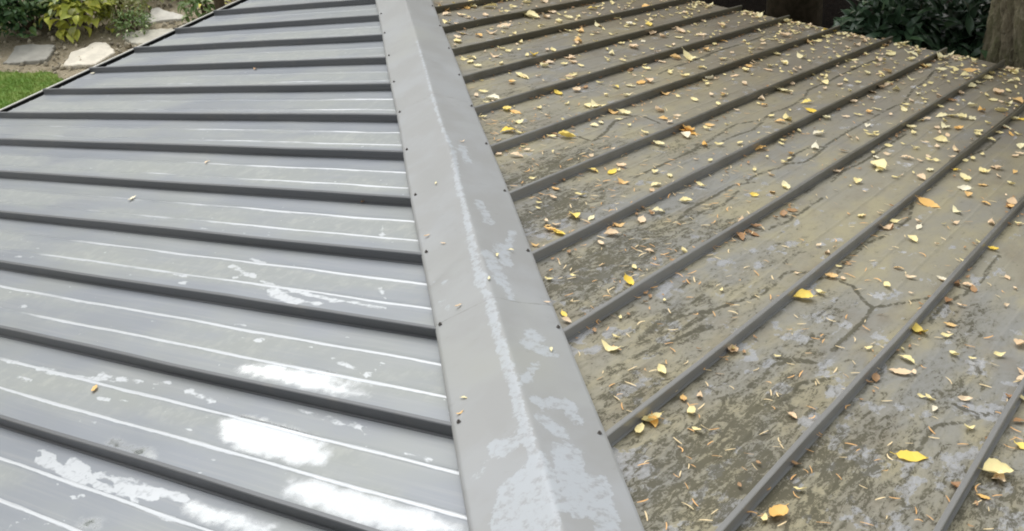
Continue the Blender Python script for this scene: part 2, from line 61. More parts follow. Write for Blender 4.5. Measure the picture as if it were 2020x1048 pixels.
# ------------------------------------------------------------------ helpers
def tag(o, label=None, cat=None, group=None, kind=None):
    if label: o['label'] = label
    if cat: o['category'] = cat
    if group: o['group'] = group
    if kind: o['kind'] = kind
    return o
def link(name, me, parent=None):
    o = bpy.data.objects.new(name, me); COL.objects.link(o)
    if parent: o.parent = parent
    return o
def empty(name, loc=(0, 0, 0)):
    o = bpy.data.objects.new(name, None); COL.objects.link(o); o.location = loc; o.empty_display_size = .1
    return o
def mesh(name, v, f, mat=None, smooth=False, attrs=None):
    me = bpy.data.meshes.new(name)
    v = np.asarray(v, dtype=np.float32)
    if isinstance(f, np.ndarray):
        n, k = f.shape
        me.vertices.add(len(v)); me.vertices.foreach_set('co', v.ravel())
        me.loops.add(n * k); me.loops.foreach_set('vertex_index', f.astype(np.int32).ravel())
        me.polygons.add(n); me.polygons.foreach_set('loop_start', np.arange(0, n * k, k, dtype=np.int32))
        me.update(calc_edges=True); me.validate()
    else:
        me.from_pydata([tuple(map(float, p)) for p in v], [], f); me.update()
    if attrs:
        for an, vals in attrs.items():
            a = me.attributes.new(an, 'FLOAT', 'POINT'); a.data.foreach_set('value', np.asarray(vals, dtype=np.float32))
    if mat: me.materials.append(mat)
    if smooth: me.polygons.foreach_set('use_smooth', [True] * len(me.polygons))
    return me
def grid_faces(nr, nc):
    i = np.arange(nr * nc).reshape(nr, nc)
    return np.stack([i[:-1, :-1], i[:-1, 1:], i[1:, 1:], i[1:, :-1]], -1).reshape(-1, 4)
class MB:
    def __init__(s): s.v = []; s.f = []
    def add(s, v, f):
        b = len(s.v); s.v += [tuple(p) for p in v]; s.f += [tuple(i + b for i in q) for q in f]; return s
    def box(s, x0, x1, y0, y1, z0, z1):
        return s.add([(x0, y0, z0), (x1, y0, z0), (x1, y1, z0), (x0, y1, z0), (x0, y0, z1), (x1, y0, z1), (x1, y1, z1), (x0, y1, z1)],
                     [(0, 3, 2, 1), (4, 5, 6, 7), (0, 1, 5, 4), (1, 2, 6, 5), (2, 3, 7, 6), (3, 0, 4, 7)])
    def tube(s, pts, rad, n=8):
        pts = [Vector(p) for p in pts]; b = len(s.v)
        for i, p in enumerate(pts):
            d = (pts[min(i + 1, len(pts) - 1)] - pts[max(i - 1, 0)]).normalized()
            a = d.orthogonal().normalized() if i == 0 else (a - d * a.dot(d)).normalized()
            c = d.cross(a); r = rad[i] if hasattr(rad, '__len__') else rad
            for j in range(n):
                t = 2 * math.pi * j / n; s.v.append(tuple(p + a * r * math.cos(t) + c * r * math.sin(t)))
        for i in range(len(pts) - 1):
            for j in range(n):
                s.f.append((b + i * n + j, b + i * n + (j + 1) % n, b + (i + 1) * n + (j + 1) % n, b + (i + 1) * n + j))
        s.f.append(tuple(b + (len(pts) - 1) * n + j for j in range(n))); s.f.append(tuple(b + j for j in reversed(range(n))))
        return s
    def build(s, name, mat, parent=None, smooth=False):
        return link(name, mesh(name, s.v, s.f, mat, smooth), parent)
def extrude_profile(prof, p0, p1, ax):
    """sweep a closed 2-D profile (a, z) from p0 to p1; ax is the horizontal unit axis of a"""
    n = len(prof); v = []
    for p in (p0, p1):
        for a, z in prof: v.append((p[0] + ax[0] * a, p[1] + ax[1] * a, p[2] + z))
    f = [(j, (j + 1) % n, n + (j + 1) % n, n + j) for j in range(n)] + [tuple(reversed(range(n))), tuple(range(n, 2 * n))]
    return v, f
def seg_dist(P, poly):
    d = np.full(len(P), 9.0)
    for (ax, ay), (bx, by) in zip(poly[:-1], poly[1:]):
        A = np.array([ax, ay]); B = np.array([bx - ax, by - ay]); L2 = max(B @ B, 1e-9)
        t = np.clip(((P - A) @ B) / L2, 0, 1)
        d = np.minimum(d, np.hypot(*(P - A - t[:, None] * B).T))
    return d
def poly_sdf(P, poly):
    d = seg_dist(P, poly + [poly[0]]); ins = np.zeros(len(P), bool)
    for (ax, ay), (bx, by) in zip(poly, poly[1:] + [poly[0]]):
        c = (ay > P[:, 1]) != (by > P[:, 1])
        ins ^= c & (P[:, 0] < (bx - ax) * (P[:, 1] - ay) / ((by - ay) if abs(by - ay) > 1e-9 else 1e-9) + ax)
    return np.where(ins, -d, d)

# ------------------------------------------------------------------ materials
class NT:
    def __init__(s, name):
        s.m = bpy.data.materials.new(name); s.m.use_nodes = True; s.t = s.m.node_tree
        s.b = s.t.nodes['Principled BSDF']; s.tc = s.t.nodes.new('ShaderNodeTexCoord').outputs['Object']
    def n(s, t, **kw):
        x = s.t.nodes.new(t)
        for k, v in kw.items(): setattr(x, k, v)
        return x
    def put(s, inp, val):
        if hasattr(val, 'is_output') or isinstance(val, bpy.types.NodeSocket): s.t.links.new(val, inp)
        else: inp.default_value = val
    def map(s, scale=(1, 1, 1), rot=(0, 0, 0), src=None):
        x = s.n('ShaderNodeMapping'); x.inputs['Scale'].default_value = scale; x.inputs['Rotation'].default_value = rot
        s.t.links.new(src or s.tc, x.inputs['Vector']); return x.outputs[0]
    def noise(s, scale, detail=4, rough=.55, vec=None, dist=0, out='Fac'):
        x = s.n('ShaderNodeTexNoise'); x.inputs['Scale'].default_value = scale; x.inputs['Detail'].default_value = detail
        x.inputs['Roughness'].default_value = rough; x.inputs['Distortion'].default_value = dist
        s.t.links.new(vec or s.tc, x.inputs['Vector']); return x.outputs[out]
    def attr(s, name): x = s.n('ShaderNodeAttribute'); x.attribute_name = name; return x.outputs['Fac']
    def math(s, op, a, b=0.0, c=None):
        x = s.n('ShaderNodeMath'); x.operation = op; s.put(x.inputs[0], a); s.put(x.inputs[1], b)
        if c is not None: s.put(x.inputs[2], c)
        return x.outputs[0]
    def step(s, val, lo, hi, a=0.0, b=1.0):
        x = s.n('ShaderNodeMapRange'); x.interpolation_type = 'SMOOTHSTEP'; s.put(x.inputs['Value'], val)
        s.put(x.inputs['From Min'], lo); s.put(x.inputs['From Max'], hi); s.put(x.inputs['To Min'], a); s.put(x.inputs['To Max'], b)
        return x.outputs[0]
    def mix(s, fac, a, b):
        x = s.n('ShaderNodeMix'); x.data_type = 'RGBA'; s.put(x.inputs[0], fac)
        for i, v in ((6, a), (7, b)):
            if isinstance(v, tuple) and len(v) == 3: v = v + (1,)
            s.put(x.inputs[i], v)
        return x.outputs[2]
    def mixf(s, fac, a, b):
        x = s.n('ShaderNodeMix'); s.put(x.inputs[0], fac); s.put(x.inputs[2], a); s.put(x.inputs[3], b); return x.outputs[0]
    def set(s, **kw):
        for k, v in kw.items():
            k = k.replace('_', ' ')
            if isinstance(v, tuple) and len(v) == 3: v = v + (1,)
            s.put(s.b.inputs[k], v)
        return s
    def bump(s, h, strength=.3, dist=.01):
        x = s.n('ShaderNodeBump'); x.inputs['Strength'].default_value = strength; x.inputs['Distance'].default_value = dist
        s.put(x.inputs['Height'], h); s.put(s.b.inputs['Normal'], x.outputs[0]); return s
    def rand(s): return s.n('ShaderNodeObjectInfo').outputs['Random']

def mat_left():
    t = NT('grey_roof_paint')
    streak = t.noise(1.0, 6, .6, t.map((70, 1.6, 1)))
    blot = t.noise(1.3, 5, .6, t.map((2.2, 1.0, 1)))
    fine = t.noise(60, 3, .6)
    c = t.mix(t.step(blot, .38, .68), (.228, .245, .270), (.25, .264, .264))
    c = t.mix(t.math('MULTIPLY', t.step(streak, .45, .8), .35), c, (.35, .355, .35))
    band = t.attr('band')
    film = t.math('MULTIPLY', t.step(t.math('ADD', band, t.math('MULTIPLY_ADD', t.noise(4, 6, .65, t.map((1.5, .6, 1))), .5, -.25)), .25, .6), t.step(t.noise(1.2, 4, .6, t.map((2.5, .8, 1))), .38, .62))
    c = t.mix(t.math('MULTIPLY', film, .6), c, t.mix(t.step(t.noise(18, 5, .65), .45, .68), (.255, .27, .25), (.33, .34, .31)))
    warp = t.math('MULTIPLY_ADD', t.noise(1.0, 4, .6, t.map((26, 11, 1), (0, 0, .35))), .05, -.025)
    warp2 = t.math('MULTIPLY_ADD', t.noise(11, 6, .7), .10, -.05)
    chalk = t.step(t.math('ADD', t.attr('chalk'), warp), -.0035, .0035, 1.0, 0.0)
    chalk = t.math('MULTIPLY', chalk, t.step(t.noise(35, 3, .6), .3, .5, .45, 1.0))
    specks = t.math('MULTIPLY', t.step(t.noise(26, 2, .5, t.map((1.6, .8, 1))), .735, .76), .6)
    chalk = t.math('MAXIMUM', chalk, specks)
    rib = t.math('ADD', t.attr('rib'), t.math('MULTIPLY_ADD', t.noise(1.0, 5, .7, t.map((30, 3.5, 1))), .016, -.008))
    rib_glint = t.math('MULTIPLY', t.step(rib, -.001, .0025, 1.0, 0.0), t.step(t.math('ADD', t.attr('ribglint'), t.math('MULTIPLY_ADD', t.noise(1.0, 4, .6, t.map((2.4, 1.1, 1))), 2.0, -1.0)), .2, .55))  # highlight painted as a broken white line along the bead crests
    chalk = t.math('MAXIMUM', chalk, t.math('MULTIPLY', rib_glint, 1.1))  # painted rib highlights share the chalk colour from here on
    wet_glare = t.step(t.math('ADD', t.attr('wet_glare'), warp2), -.022, .012, 1.0, 0.0)
    c = t.mix(wet_glare, c, (.5, .51, .52))  # wet patches: paler metallic base builds up the white sky glare
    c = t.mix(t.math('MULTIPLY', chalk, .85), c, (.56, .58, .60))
    r = t.math('ADD', t.math('MULTIPLY_ADD', blot, .14, .3), t.math('MULTIPLY', streak, .06))
    r = t.math('MULTIPLY_ADD', film, .12, r)
    r = t.mixf(wet_glare, r, .05)
    r = t.mixf(chalk, r, .3)
    t.set(Base_Color=c, Roughness=r, Metallic=t.mixf(wet_glare, .16, .75), Specular_IOR_Level=.5)
    t.bump(t.math('ADD', t.noise(2.2, 3, .5), t.math('MULTIPLY', fine, .02)), .12, .02)
    return t.m

def mat_right():
    t = NT('dirty_roof_paint')
    flow = t.map((1.0, 2.6, 1)); big = t.noise(1.1, 4, .55, t.map((.8, 1.5, 1)))
    c = t.mix(t.step(big, .36, .62), (.29, .27, .205), (.25, .25, .235))
    tan = t.step(t.noise(2.3, 5, .6, flow), .42, .68)
    c = t.mix(t.math('MULTIPLY', tan, .8), c, (.365, .325, .20))
    brown = t.step(t.noise(3.1, 5, .65, t.map((.7, 1.6, 1), (0, 0, .3))), .5, .72)
    c = t.mix(t.math('MULTIPLY', brown, .55), c, (.20, .168, .12))
    c = t.mix(t.math('MULTIPLY', t.noise(90, 3, .7), .3), c, (.13, .125, .105))
    eave = t.math('MULTIPLY', t.step(t.attr('down'), .3, 4.2, 1.0, 0.0), t.step(t.noise(2.2, 5, .6, flow), .2, .6, .45, 1.0))
    c = t.mix(t.math('MULTIPLY', eave, .75), c, (.15, .12, .08))  # darker brown toward the eave, canopy shade put into the colour
    clean = t.step(t.math('ADD', t.noise(6.5, 6, .62, t.map((1, 1.5, 1))), t.step(t.attr('down'), 3.5, 6.0, 0.0, .07)), .625, .655)
    c = t.mix(t.math('MULTIPLY', clean, .75), c, (.40, .41, .43))
    moss = t.attr('moss')
    patch = t.noise(13.0, 10, .76, flow, .8)
    hi = t.noise(34, 6, .7, t.map((1, 1.7, 1)))
    mm = t.math('ADD', t.math('MULTIPLY_ADD', moss, .24, patch), t.math('MULTIPLY', t.math('SUBTRACT', hi, .5), .34))
    soft = t.step(mm, .50, .80)
    crisp = t.step(t.math('ADD', mm, t.math('MULTIPLY', t.math('SUBTRACT', t.noise(75, 5, .75, t.map((1, 1.5, 1))), .5), .5)), .66, .72)
    ln = t.math('ADD', t.attr('dirt'), t.math('MULTIPLY_ADD', t.noise(38, 6, .8), .034, -.017))
    lmask = t.math('MULTIPLY', t.step(ln, -.003, .003, 1.0, 0.0), t.step(t.noise(16, 4, .6), .32, .44, .5, 1.0))
    edge = t.math('ADD', t.attr('edge'), t.math('MULTIPLY_ADD', t.noise(11, 7, .75, flow), .16, -.08))
    emask = t.math('MULTIPLY', t.step(edge, -.008, .03, 1.0, 0.0), t.step(t.noise(3.5, 3, .5), .32, .54))
    mc = t.mix(t.noise(7, 3, .5), (.038, .034, .022), (.075, .068, .036))
    c = t.mix(t.math('MULTIPLY', soft, .6), c, t.mix(t.noise(5, 4, .6), (.085, .078, .052), (.135, .12, .07)))
    mask = t.math('MAXIMUM', t.math('MAXIMUM', t.math('MULTIPLY', crisp, .85), lmask), emask)
    c = t.mix(t.math('MULTIPLY', mask, .85), c, mc)
    r = t.mixf(mask, t.mixf(clean, .5, .26), .8)
    t.set(Base_Color=c, Roughness=r, Metallic=.12, Specular_IOR_Level=.5)
    t.bump(t.math('ADD', t.math('MULTIPLY', mask, .6), t.math('MULTIPLY', hi, .3)), .35, .004)
    return t.m

def mat_cap():
    t = NT('galvanised_cap')
    blot = t.noise(3.0, 5, .6); warp = t.math('MULTIPLY_ADD', t.noise(28, 7, .72), .07, -.035)
    c = t.mix(t.step(blot, .4, .62), (.262, .266, .263), (.285, .294, .30))
    c = t.mix(t.math('MULTIPLY', t.step(t.noise(1.5, 3, .5), .5, .7), .4), c, (.275, .275, .225))
    st = t.step(t.math('ADD', t.attr('stain'), warp), -.002, .003, 1.0, 0.0)
    st = t.math('MULTIPLY', st, t.step(t.noise(34, 6, .7), .36, .52, .12, 1.0))
    c = t.mix(t.math('MULTIPLY', st, .62), c, (.39, .42, .455))
    c = t.mix(t.math('MULTIPLY', t.step(t.noise(16, 5, .6), .62, .72), .25), c, (.2, .2, .18))
    lap = t.math('ADD', t.attr('lap'), t.math('MULTIPLY_ADD', t.noise(18, 5, .7), .02, -.01))
    c = t.mix(t.math('MULTIPLY', t.step(lap, -.001, .006, 1.0, 0.0), .55), c, (.13, .13, .115))
    t.set(Base_Color=c, Roughness=t.math('MULTIPLY_ADD', blot, .2, .44), Metallic=.08)
    t.bump(t.noise(4, 3, .5), .1, .02)
    return t.m

def mat_seam(name, dirt):
    t = NT(name)
    n = t.noise(9, 5, .65); c = t.mix(t.step(n, .55, .75), (.13, .135, .142), (.155, .155, .152))
    if dirt:
        sx = t.n('ShaderNodeSeparateXYZ'); t.t.links.new(t.tc, sx.inputs[0])
        grime = t.step(t.math('ADD', sx.outputs[0], t.math('MULTIPLY_ADD', t.noise(3.0, 5, .7), 3.0, -1.5)), 2.0, 5.0, 1.0, 0.12)
        c = t.mix(grime, (.26, .26, .255), (.085, .078, .055))
    t.set(Base_Color=c, Roughness=.42, Metallic=.3)
    return t.m

def simple(name, col, rough=.7, var=.25, scale=8, metallic=0.0, col2=None, bump=0.0, spec=.5):
    t = NT(name); n = t.noise(scale, 5, .6)
    d = col2 or tuple(x * (1 - var) for x in col)
    t.set(Base_Color=t.mix(t.step(n, .35, .65), col, d), Roughness=rough, Metallic=metallic, Specular_IOR_Level=spec)
    if bump: t.bump(t.noise(scale * 3, 5, .6), bump, .02)
    return t.m

def leafmat(name, col, col2, rough=.5, trans=.25):
    t = NT(name); r = t.rand()
    c = t.mix(r, col, col2); c = t.mix(t.math('MULTIPLY', t.step(t.noise(45, 3, .6), .5, .75), .35), c, tuple(x * .55 for x in col2))
    t.set(Base_Color=c, Roughness=rough)
    tr = t.n('ShaderNodeBsdfTranslucent'); t.put(tr.inputs[0], c)
    mx = t.n('ShaderNodeMixShader'); mx.inputs[0].default_value = trans
    t.t.links.new(t.b.outputs[0], mx.inputs[1]); t.t.links.new(tr.outputs[0], mx.inputs[2])
    t.t.links.new(mx.outputs[0], t.t.nodes['Material Output'].inputs[0])
    return t.m

def greenmat(name, a, b, rough=.45, trans=.2, scale=3.0):
    t = NT(name); n = t.noise(scale, 3, .6); c = t.mix(t.step(n, .35, .65), a, b)
    t.set(Base_Color=c, Roughness=rough, Specular_IOR_Level=.4)
    tr = t.n('ShaderNodeBsdfTranslucent'); t.put(tr.inputs[0], c)
    mx = t.n('ShaderNodeMixShader'); mx.inputs[0].default_value = trans
    t.t.links.new(t.b.outputs[0], mx.inputs[1]); t.t.links.new(tr.outputs[0], mx.inputs[2])
    t.t.links.new(mx.outputs[0], t.t.nodes['Material Output'].inputs[0])
    return t.m

MAT_L, MAT_R, MAT_C = mat_left(), mat_right(), mat_cap()
MAT_SL, MAT_SR = mat_seam('seam_paint', False), mat_seam('weathered_seam_paint', True)

# ------------------------------------------------------------------ ground
def soil():
    t = NT('garden_soil'); n = t.noise(5, 8, .7); f = t.noise(45, 4, .7)
    c = t.mix(t.step(n, .35, .65), (.52, .44, .30), (.33, .27, .17)); c = t.mix(t.step(f, .5, .7), c, (.60, .53, .40))
    dark = t.step(t.noise(.35, 4, .6), .55, .68); c = t.mix(t.math('MULTIPLY', dark, .5), c, (.24, .19, .12))
    t.set(Base_Color=c, Roughness=.95); t.bump(t.math('ADD', f, n), 1.0, .06); return t.m
xs = np.concatenate([[-200, -60, -25], np.linspace(-14, 12, 90), [30, 80, 200]]); ys = np.concatenate([[-200, -60, -30], np.linspace(-18, 12, 100), [30, 80, 200]])
X, Y = np.meshgrid(xs, ys); Z = GZ + .018 * np.sin(X * 3.1 + 1.3 * np.sin(Y * 2.3)) + .015 * np.sin(Y * 4.7 + X * 1.7)
tag(link('ground', mesh('ground', np.stack([X, Y, Z], -1).reshape(-1, 3), grid_faces(*X.shape), soil(), True)), kind='structure')

lm = NT('lawn_turf'); ln_ = lm.noise(6, 5, .6)
lm.set(Base_Color=lm.mix(lm.step(ln_, .4, .65), (.10, .19, .025), (.17, .23, .05)), Roughness=.9)
cx, cy = np.mean(LAWN, axis=0)
lawn_edge = []
for i in range(len(LAWN)):
    a, b = np.array(LAWN[i]), np.array(LAWN[(i + 1) % len(LAWN)])
    for s in np.linspace(0, 1, 6)[:-1]: lawn_edge.append(a + (b - a) * s + RNG.normal(0, .025, 2))
lv = [(p[0], p[1], GZ + .045) for p in lawn_edge] + [(p[0], p[1], GZ - .05) for p in lawn_edge]; nl = len(lawn_edge)
lf = [tuple(range(nl))] + [(i, nl + i, nl + (i + 1) % nl, (i + 1) % nl) for i in range(nl)]
tag(link('lawn', mesh('lawn', lv, lf, lm.m)), kind='structure')
def scatter_in(poly, n):
    P = np.array(poly); lo, hi = P.min(0), P.max(0); out = np.zeros((0, 2))
    while len(out) < n:
        q = RNG.uniform(lo, hi, (n * 2, 2)); out = np.vstack([out, q[poly_sdf(q, [tuple(x) for x in poly]) < 0]])
    return out[:n]
g = scatter_in([tuple(p) for p in lawn_edge], 9000); gh = RNG.uniform(.02, .055, len(g)); ga = RNG.uniform(0, 6.28, len(g)); gl = RNG.normal(0, .02, (len(g), 2))
gx, gy = np.cos(ga) * .005, np.sin(ga) * .005; b0 = np.column_stack([g, np.full(len(g), GZ + .04)])
gv = np.stack([b0 - np.column_stack([gx, gy, 0 * gx]), b0 + np.column_stack([gx, gy, 0 * gx]), b0 + np.column_stack([gl, gh])], 1).reshape(-1, 3)
tag(link('lawn_grass', mesh('lawn_grass', gv, np.arange(len(gv)).reshape(-1, 3), greenmat('grass_blade', (.14, .25, .03), (.24, .31, .07), .6, .3))),
    'short green mown grass at the left edge below the gutter', 'grass', kind='stuff')

# pebbles and clods on the soil path
pk = []
for i in range(3600): pk.append((random.uniform(-3.2, 1.6), random.uniform(-8.6, -4.6)))
pk = np.array(pk); pk = pk[poly_sdf(pk, [tuple(p) for p in lawn_edge]) > .02]
ico_v = np.array([(1, 0, 0), (-1, 0, 0), (0, 1, 0), (0, -1, 0), (0, 0, 1), (0, 0, -1)], float); ico_f = np.array([(0, 2, 4), (2, 1, 4), (1, 3, 4), (3, 0, 4), (2, 0, 5), (1, 2, 5), (3, 1, 5), (0, 3, 5)])
sc = RNG.gamma(2.0, .009, len(pk)).clip(.007, .055); pv = np.concatenate([ico_v * s * RNG.uniform(.6, 1.3, (6, 3)) + (p[0], p[1], GZ + .012) for p, s in zip(pk, sc)])
pf = np.concatenate([ico_f + 6 * i for i in range(len(pk))])
tag(link('path_gravel', mesh('path_gravel', pv, pf, simple('pebble', (.50, .44, .32), .9, .65, 5))), 'loose tan pebbles and clods on the garden soil path', 'gravel', kind='stuff')

# ------------------------------------------------------------------ flagstones
STONE_LABEL = ['grey flat flagstone nearest the lawn, beside the dark shrub', 'pale cream flagstone next to the gutter, brightest of the four',
               'light grey flagstone half hidden by the roof edge', 'pale grey flagstone farthest up the path beside the small shrubs']
STONE_COL = [(.36, .345, .30), (.72, .665, .55), (.55, .52, .43), (.62, .59, .52)]
for i, st in enumerate(STONES):
    ed = []
    for j in range(len(st)):
        a, b = np.array(st[j]), np.array(st[(j + 1) % len(st)])
        for s in np.linspace(0, 1, 5)[:-1]: ed.append(a + (b - a) * s + (RNG.normal(0, .008, 2) if s else 0))
    n = len(ed); c0 = np.mean(ed, axis=0); hz = GZ + .055
    v = [(p[0] - c0[0], p[1] - c0[1], -.02) for p in ed] + [(p[0] - c0[0], p[1] - c0[1], .045) for p in ed] + [((p[0] - c0[0]) * .965, (p[1] - c0[1]) * .965, .055 + random.uniform(-.003, .003)) for p in ed]
    f = [(j, (j + 1) % n, n + (j + 1) % n, n + j) for j in range(n)] + [(n + j, n + (j + 1) % n, 2 * n + (j + 1) % n, 2 * n + j) for j in range(n)] + [tuple(range(2 * n, 3 * n))]
    o = link('flagstone', mesh('flagstone', v, f, simple('stone_%d' % i, STONE_COL[i], .85, .22, 6, bump=.4))); o.location = (c0[0], c0[1], GZ)
    tag(o, STONE_LABEL[i], 'stone', 'flagstones in the garden path')

# ------------------------------------------------------------------ the building and its roof
house = empty('house', (0, 0, 0)); tag(house, 'low house under a grey standing seam metal hip roof', 'house')
wallm = simple('rendered_wall', (.16, .15, .135), .9, .2, 3)
MB().box(.35, TOP + 4, .35, TOP + 4, GZ - .1, -.12).build('wall', wallm, house)
MB().box(TOP + .05, TOP + 4, -1.0, TOP + 4, -.1, 7.0).build('sky_block_wall', simple('sky_block_wall_paint', (.2, .19, .175), .8, .2, 3), house)  # unseen wall behind the camera, added to block sky and darken seam faces
MB().box(.0, TOP, .003, .35, -.16, -.135).box(.003, .35, .36, TOP, -.16, -.135).build('soffit', simple('soffit_board', (.3, .3, .29), .7), house)
MB().box(.004, TOP, .012, .034, -.13, -.022).box(.012, .034, .04, TOP, -.13, -.022).build('fascia', simple('fascia_paint', (.06, .06, .062), .5), house)

def bead(fr):
    h = 0.0
    for c in (.31, .645): h = h + .0045 * np.clip(1 - np.abs(fr - c) * SL / .010, 0, 1)
    return h
FR = np.unique(np.concatenate([np.linspace(0, 1, 25)] + [[c + d / SL for d in (-.0105, -.0095, -.002, .002, .0095, .0105)] for c in (.31, .645)]))
def oil(a, b, k): return .0016 * np.sin(b * 5.1 + k * 1.7 + 2 * np.sin(a * 2.3)) * np.sin(np.pi * np.clip(((a - k) % 1), 0, 1)) + .0009 * np.sin(b * 11.3 + k)
def panel(side, k):
    a0 = (U0 + SL * k) if side == 'L' else (V0 + SR * k); sp = SL if side == 'L' else SR
    near = a0 < 7.7
    A = a0 + sp * FR; step = (.02 if side == 'L' else .0125) if near else .2
    nr = int(a0 / step) + 3
    tt = np.linspace(0, 1, nr)[:, None]; B = -.03 + tt * (A[None, :] + .03); AA = np.broadcast_to(A, B.shape); FF = np.broadcast_to(FR, B.shape)
    zz = M * B + bead(FF) * (1.0 if side == 'L' else .7) + .0016 * np.sin(B * 5.1 + k * 1.7) * np.sin(np.pi * FF) + .001 * np.sin(B * 12.3 + k * 2.1) * np.sin(2 * np.pi * FF)
    if side == 'L': P3 = np.stack([AA, B, zz], -1).reshape(-1, 3)
    else: P3 = np.stack([B, AA, zz], -1).reshape(-1, 3)
    P2 = P3[:, :2].astype(float); attrs = {}
    if side == 'L':
        d = np.full(len(P2), .3)
        for w, pl in CHALK:
            q = np.array(pl)
            if q[:, 0].max() < a0 - .1 or q[:, 0].min() > a0 + sp + .1: continue
            d = np.minimum(d, seg_dist(P2, pl) - w)
        e = np.full(len(P2), .3)
        for pl in WET_GLARE:
            q = np.array(pl)
            if q[:, 0].max() < a0 - .1 or q[:, 0].min() > a0 + sp + .1: continue
            e = np.minimum(e, poly_sdf(P2, pl))
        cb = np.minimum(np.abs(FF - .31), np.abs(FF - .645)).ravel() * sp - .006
        glint_w = np.clip(1.15 - (P2[:, 0] - P2[:, 1]) / 2.6, 0, 1) * np.clip((P2[:, 0] - 3.2) / 2.2, 0, 1) + .38 * np.clip((P2[:, 0] - 5.6) / 1.2, 0, 1)  # strength of the painted rib highlight, greater near the hip
        attrs = {'chalk': d, 'wet_glare': e, 'rib': cb, 'band': np.clip(1 - np.abs(FF - .52).ravel() / .36, 0, 1), 'ribglint': glint_w}
    else:
        d = np.full(len(P2), .3)
        for pl in DIRT_LINES:
            q = np.array(pl)
            if q[:, 1].max() < a0 - .05 or q[:, 1].min() > a0 + sp + .05: continue
            d = np.minimum(d, seg_dist(P2, pl) - .009)
        ms = np.zeros(len(P2))
        for mu, mv, ra, rb, w in MOSS: ms = np.maximum(ms, w * np.exp(-((P2[:, 0] - mu) / ra) ** 2 - ((P2[:, 1] - mv) / rb) ** 2))
        ff = FF.ravel() * sp
        attrs = {'down': P2[:, 0], 'dirt': d, 'moss': ms, 'edge': np.minimum(ff, sp - ff)}
    f = grid_faces(*B.shape)
    if side == 'R': f = f[:, ::-1]
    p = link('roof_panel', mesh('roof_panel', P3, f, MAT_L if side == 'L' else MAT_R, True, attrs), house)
    # the standing seam on the panel's far edge belongs to the panel
    w2, hd = .0065, .0085
    prof = [(-.014, .0), (-.014, .0025), (-w2, .003), (-w2, .027), (-hd, .029), (-hd, .0425), (-hd + .0025, SH), (hd - .0025, SH), (hd, .0425), (hd, .029), (w2, .027), (w2, .003), (.014, .0025), (.014, .0)]
    e0 = -.035 if side == 'L' else -.045; e1 = a0 - .06
    if e1 > e0 + .05:
        mb = MB(); nseg = max(2, int((e1 - e0) / .25)); n = len(prof); vv = []
        for i in range(nseg + 1):
            s = e0 + (e1 - e0) * i / nseg; wob = .0025 * math.sin(s * 3.3 + k * 2.1) + random.uniform(-.0012, .0012); dz = random.uniform(-.001, .0006)
            for a, z in prof:
                c = a0 + a + wob * (z / SH)
                vv.append((c, s, M * s + z + .001 + dz) if side == 'L' else (s, c, M * s + z + .001 + dz))
        ff = [(i * n + j, i * n + (j + 1) % n, (i + 1) * n + (j + 1) % n, (i + 1) * n + j) for i in range(nseg) for j in range(n)] + [tuple(range(n)), tuple(range(nseg * n, (nseg + 1) * n))]
        link('standing_seam', mesh('standing_seam', vv, ff, MAT_SL if side == 'L' else MAT_SR), p)
    return p
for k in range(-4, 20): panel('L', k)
for k in range(-4, 19): panel('R', k)

# hip cap: three lapped lengths
CD = .2; CK = (.089 - .0475 + M * .142) / CD
DENTS = [(4.11, .05, .05, .06, -.008), (4.16, -.06, .06, .05, -.006), (5.81, -.09, .05, .07, -.007), (3.66, -.12, .08, .06, -.006), (5.3, .12, .15, .06, -.004), (4.9, .14, .12, .05, -.003), (6.0, -.05, .1, .05, -.004), (6.35, .1, .12, .06, -.003)]
def cap_z(t, d):
    z = M * t + .089 - CK * np.abs(d) - .002 * np.exp(-(d / .004) ** 2)
    for a, b, ra, rb, h in DENTS: z = z + h * np.exp(-((t - a + (d - b) * .6) / ra) ** 2 - ((d - b) / rb) ** 2)
    ux, uy = (5.49 - 5.59), (.03 - .195); L = math.hypot(ux, uy); ux, uy = ux / L, uy / L
    al = (t - 5.59) * ux + (d - .195) * uy; sd = -(t - 5.59) * uy + (d - .195) * ux
    z = z - .010 * np.exp(-np.abs(sd) / .022) * np.exp(-(np.clip(al, 0, None) / .11) ** 2) * (al > -.05)
    return z + .0012 * np.sin(t * 9.0 + 8 * d) * np.abs(d) / CD
def cap_len(t0, t1, lift):
    T = np.linspace(t0, t1, int((t1 - t0) / .0125) + 2); D = np.array([-CD - .004, -CD, -.19, -.17, -.145, -.12, -.1, -.08, -.06, -.04, -.025, -.012, -.005, 0, .005, .012, .025, .04, .06, .08, .1, .12, .145, .17, .19, CD, CD + .004])
    TT, DD = np.meshgrid(T, D, indexing='ij')
    wav = .003 * np.sin(TT * 4.1) * (np.abs(DD) > .17); Dw = DD + np.sign(DD) * wav
    Z = cap_z(TT, np.clip(DD, -CD, CD)) + lift; Z[:, 0] -= .016; Z[:, -1] -= .016
    P = np.stack([TT + Dw / 2 ** .5, TT - Dw / 2 ** .5, Z], -1).reshape(-1, 3)
    P2 = np.stack([TT, DD], -1).reshape(-1, 2); s = np.full(len(P2), .3)
    for w, pl in CAPSTAIN:
        if all(pl): s = np.minimum(s, seg_dist(P2, pl) - w)
    return link('hip_cap', mesh('hip_cap', P, grid_faces(*TT.shape), MAT_C, True, {'stain': s, 'lap': np.minimum(np.abs(P2[:, 0] - 4.1 - .15 * np.abs(P2[:, 1])), np.abs(P2[:, 0] - 5.81))}), house)
rivm = simple('rusty_screw', (.12, .11, .10), .5, .3, 30, .3)
caps = [cap_len(-.12, 4.13, 0), cap_len(4.10, 5.84, .0035), cap_len(5.81, TOP, .007)]
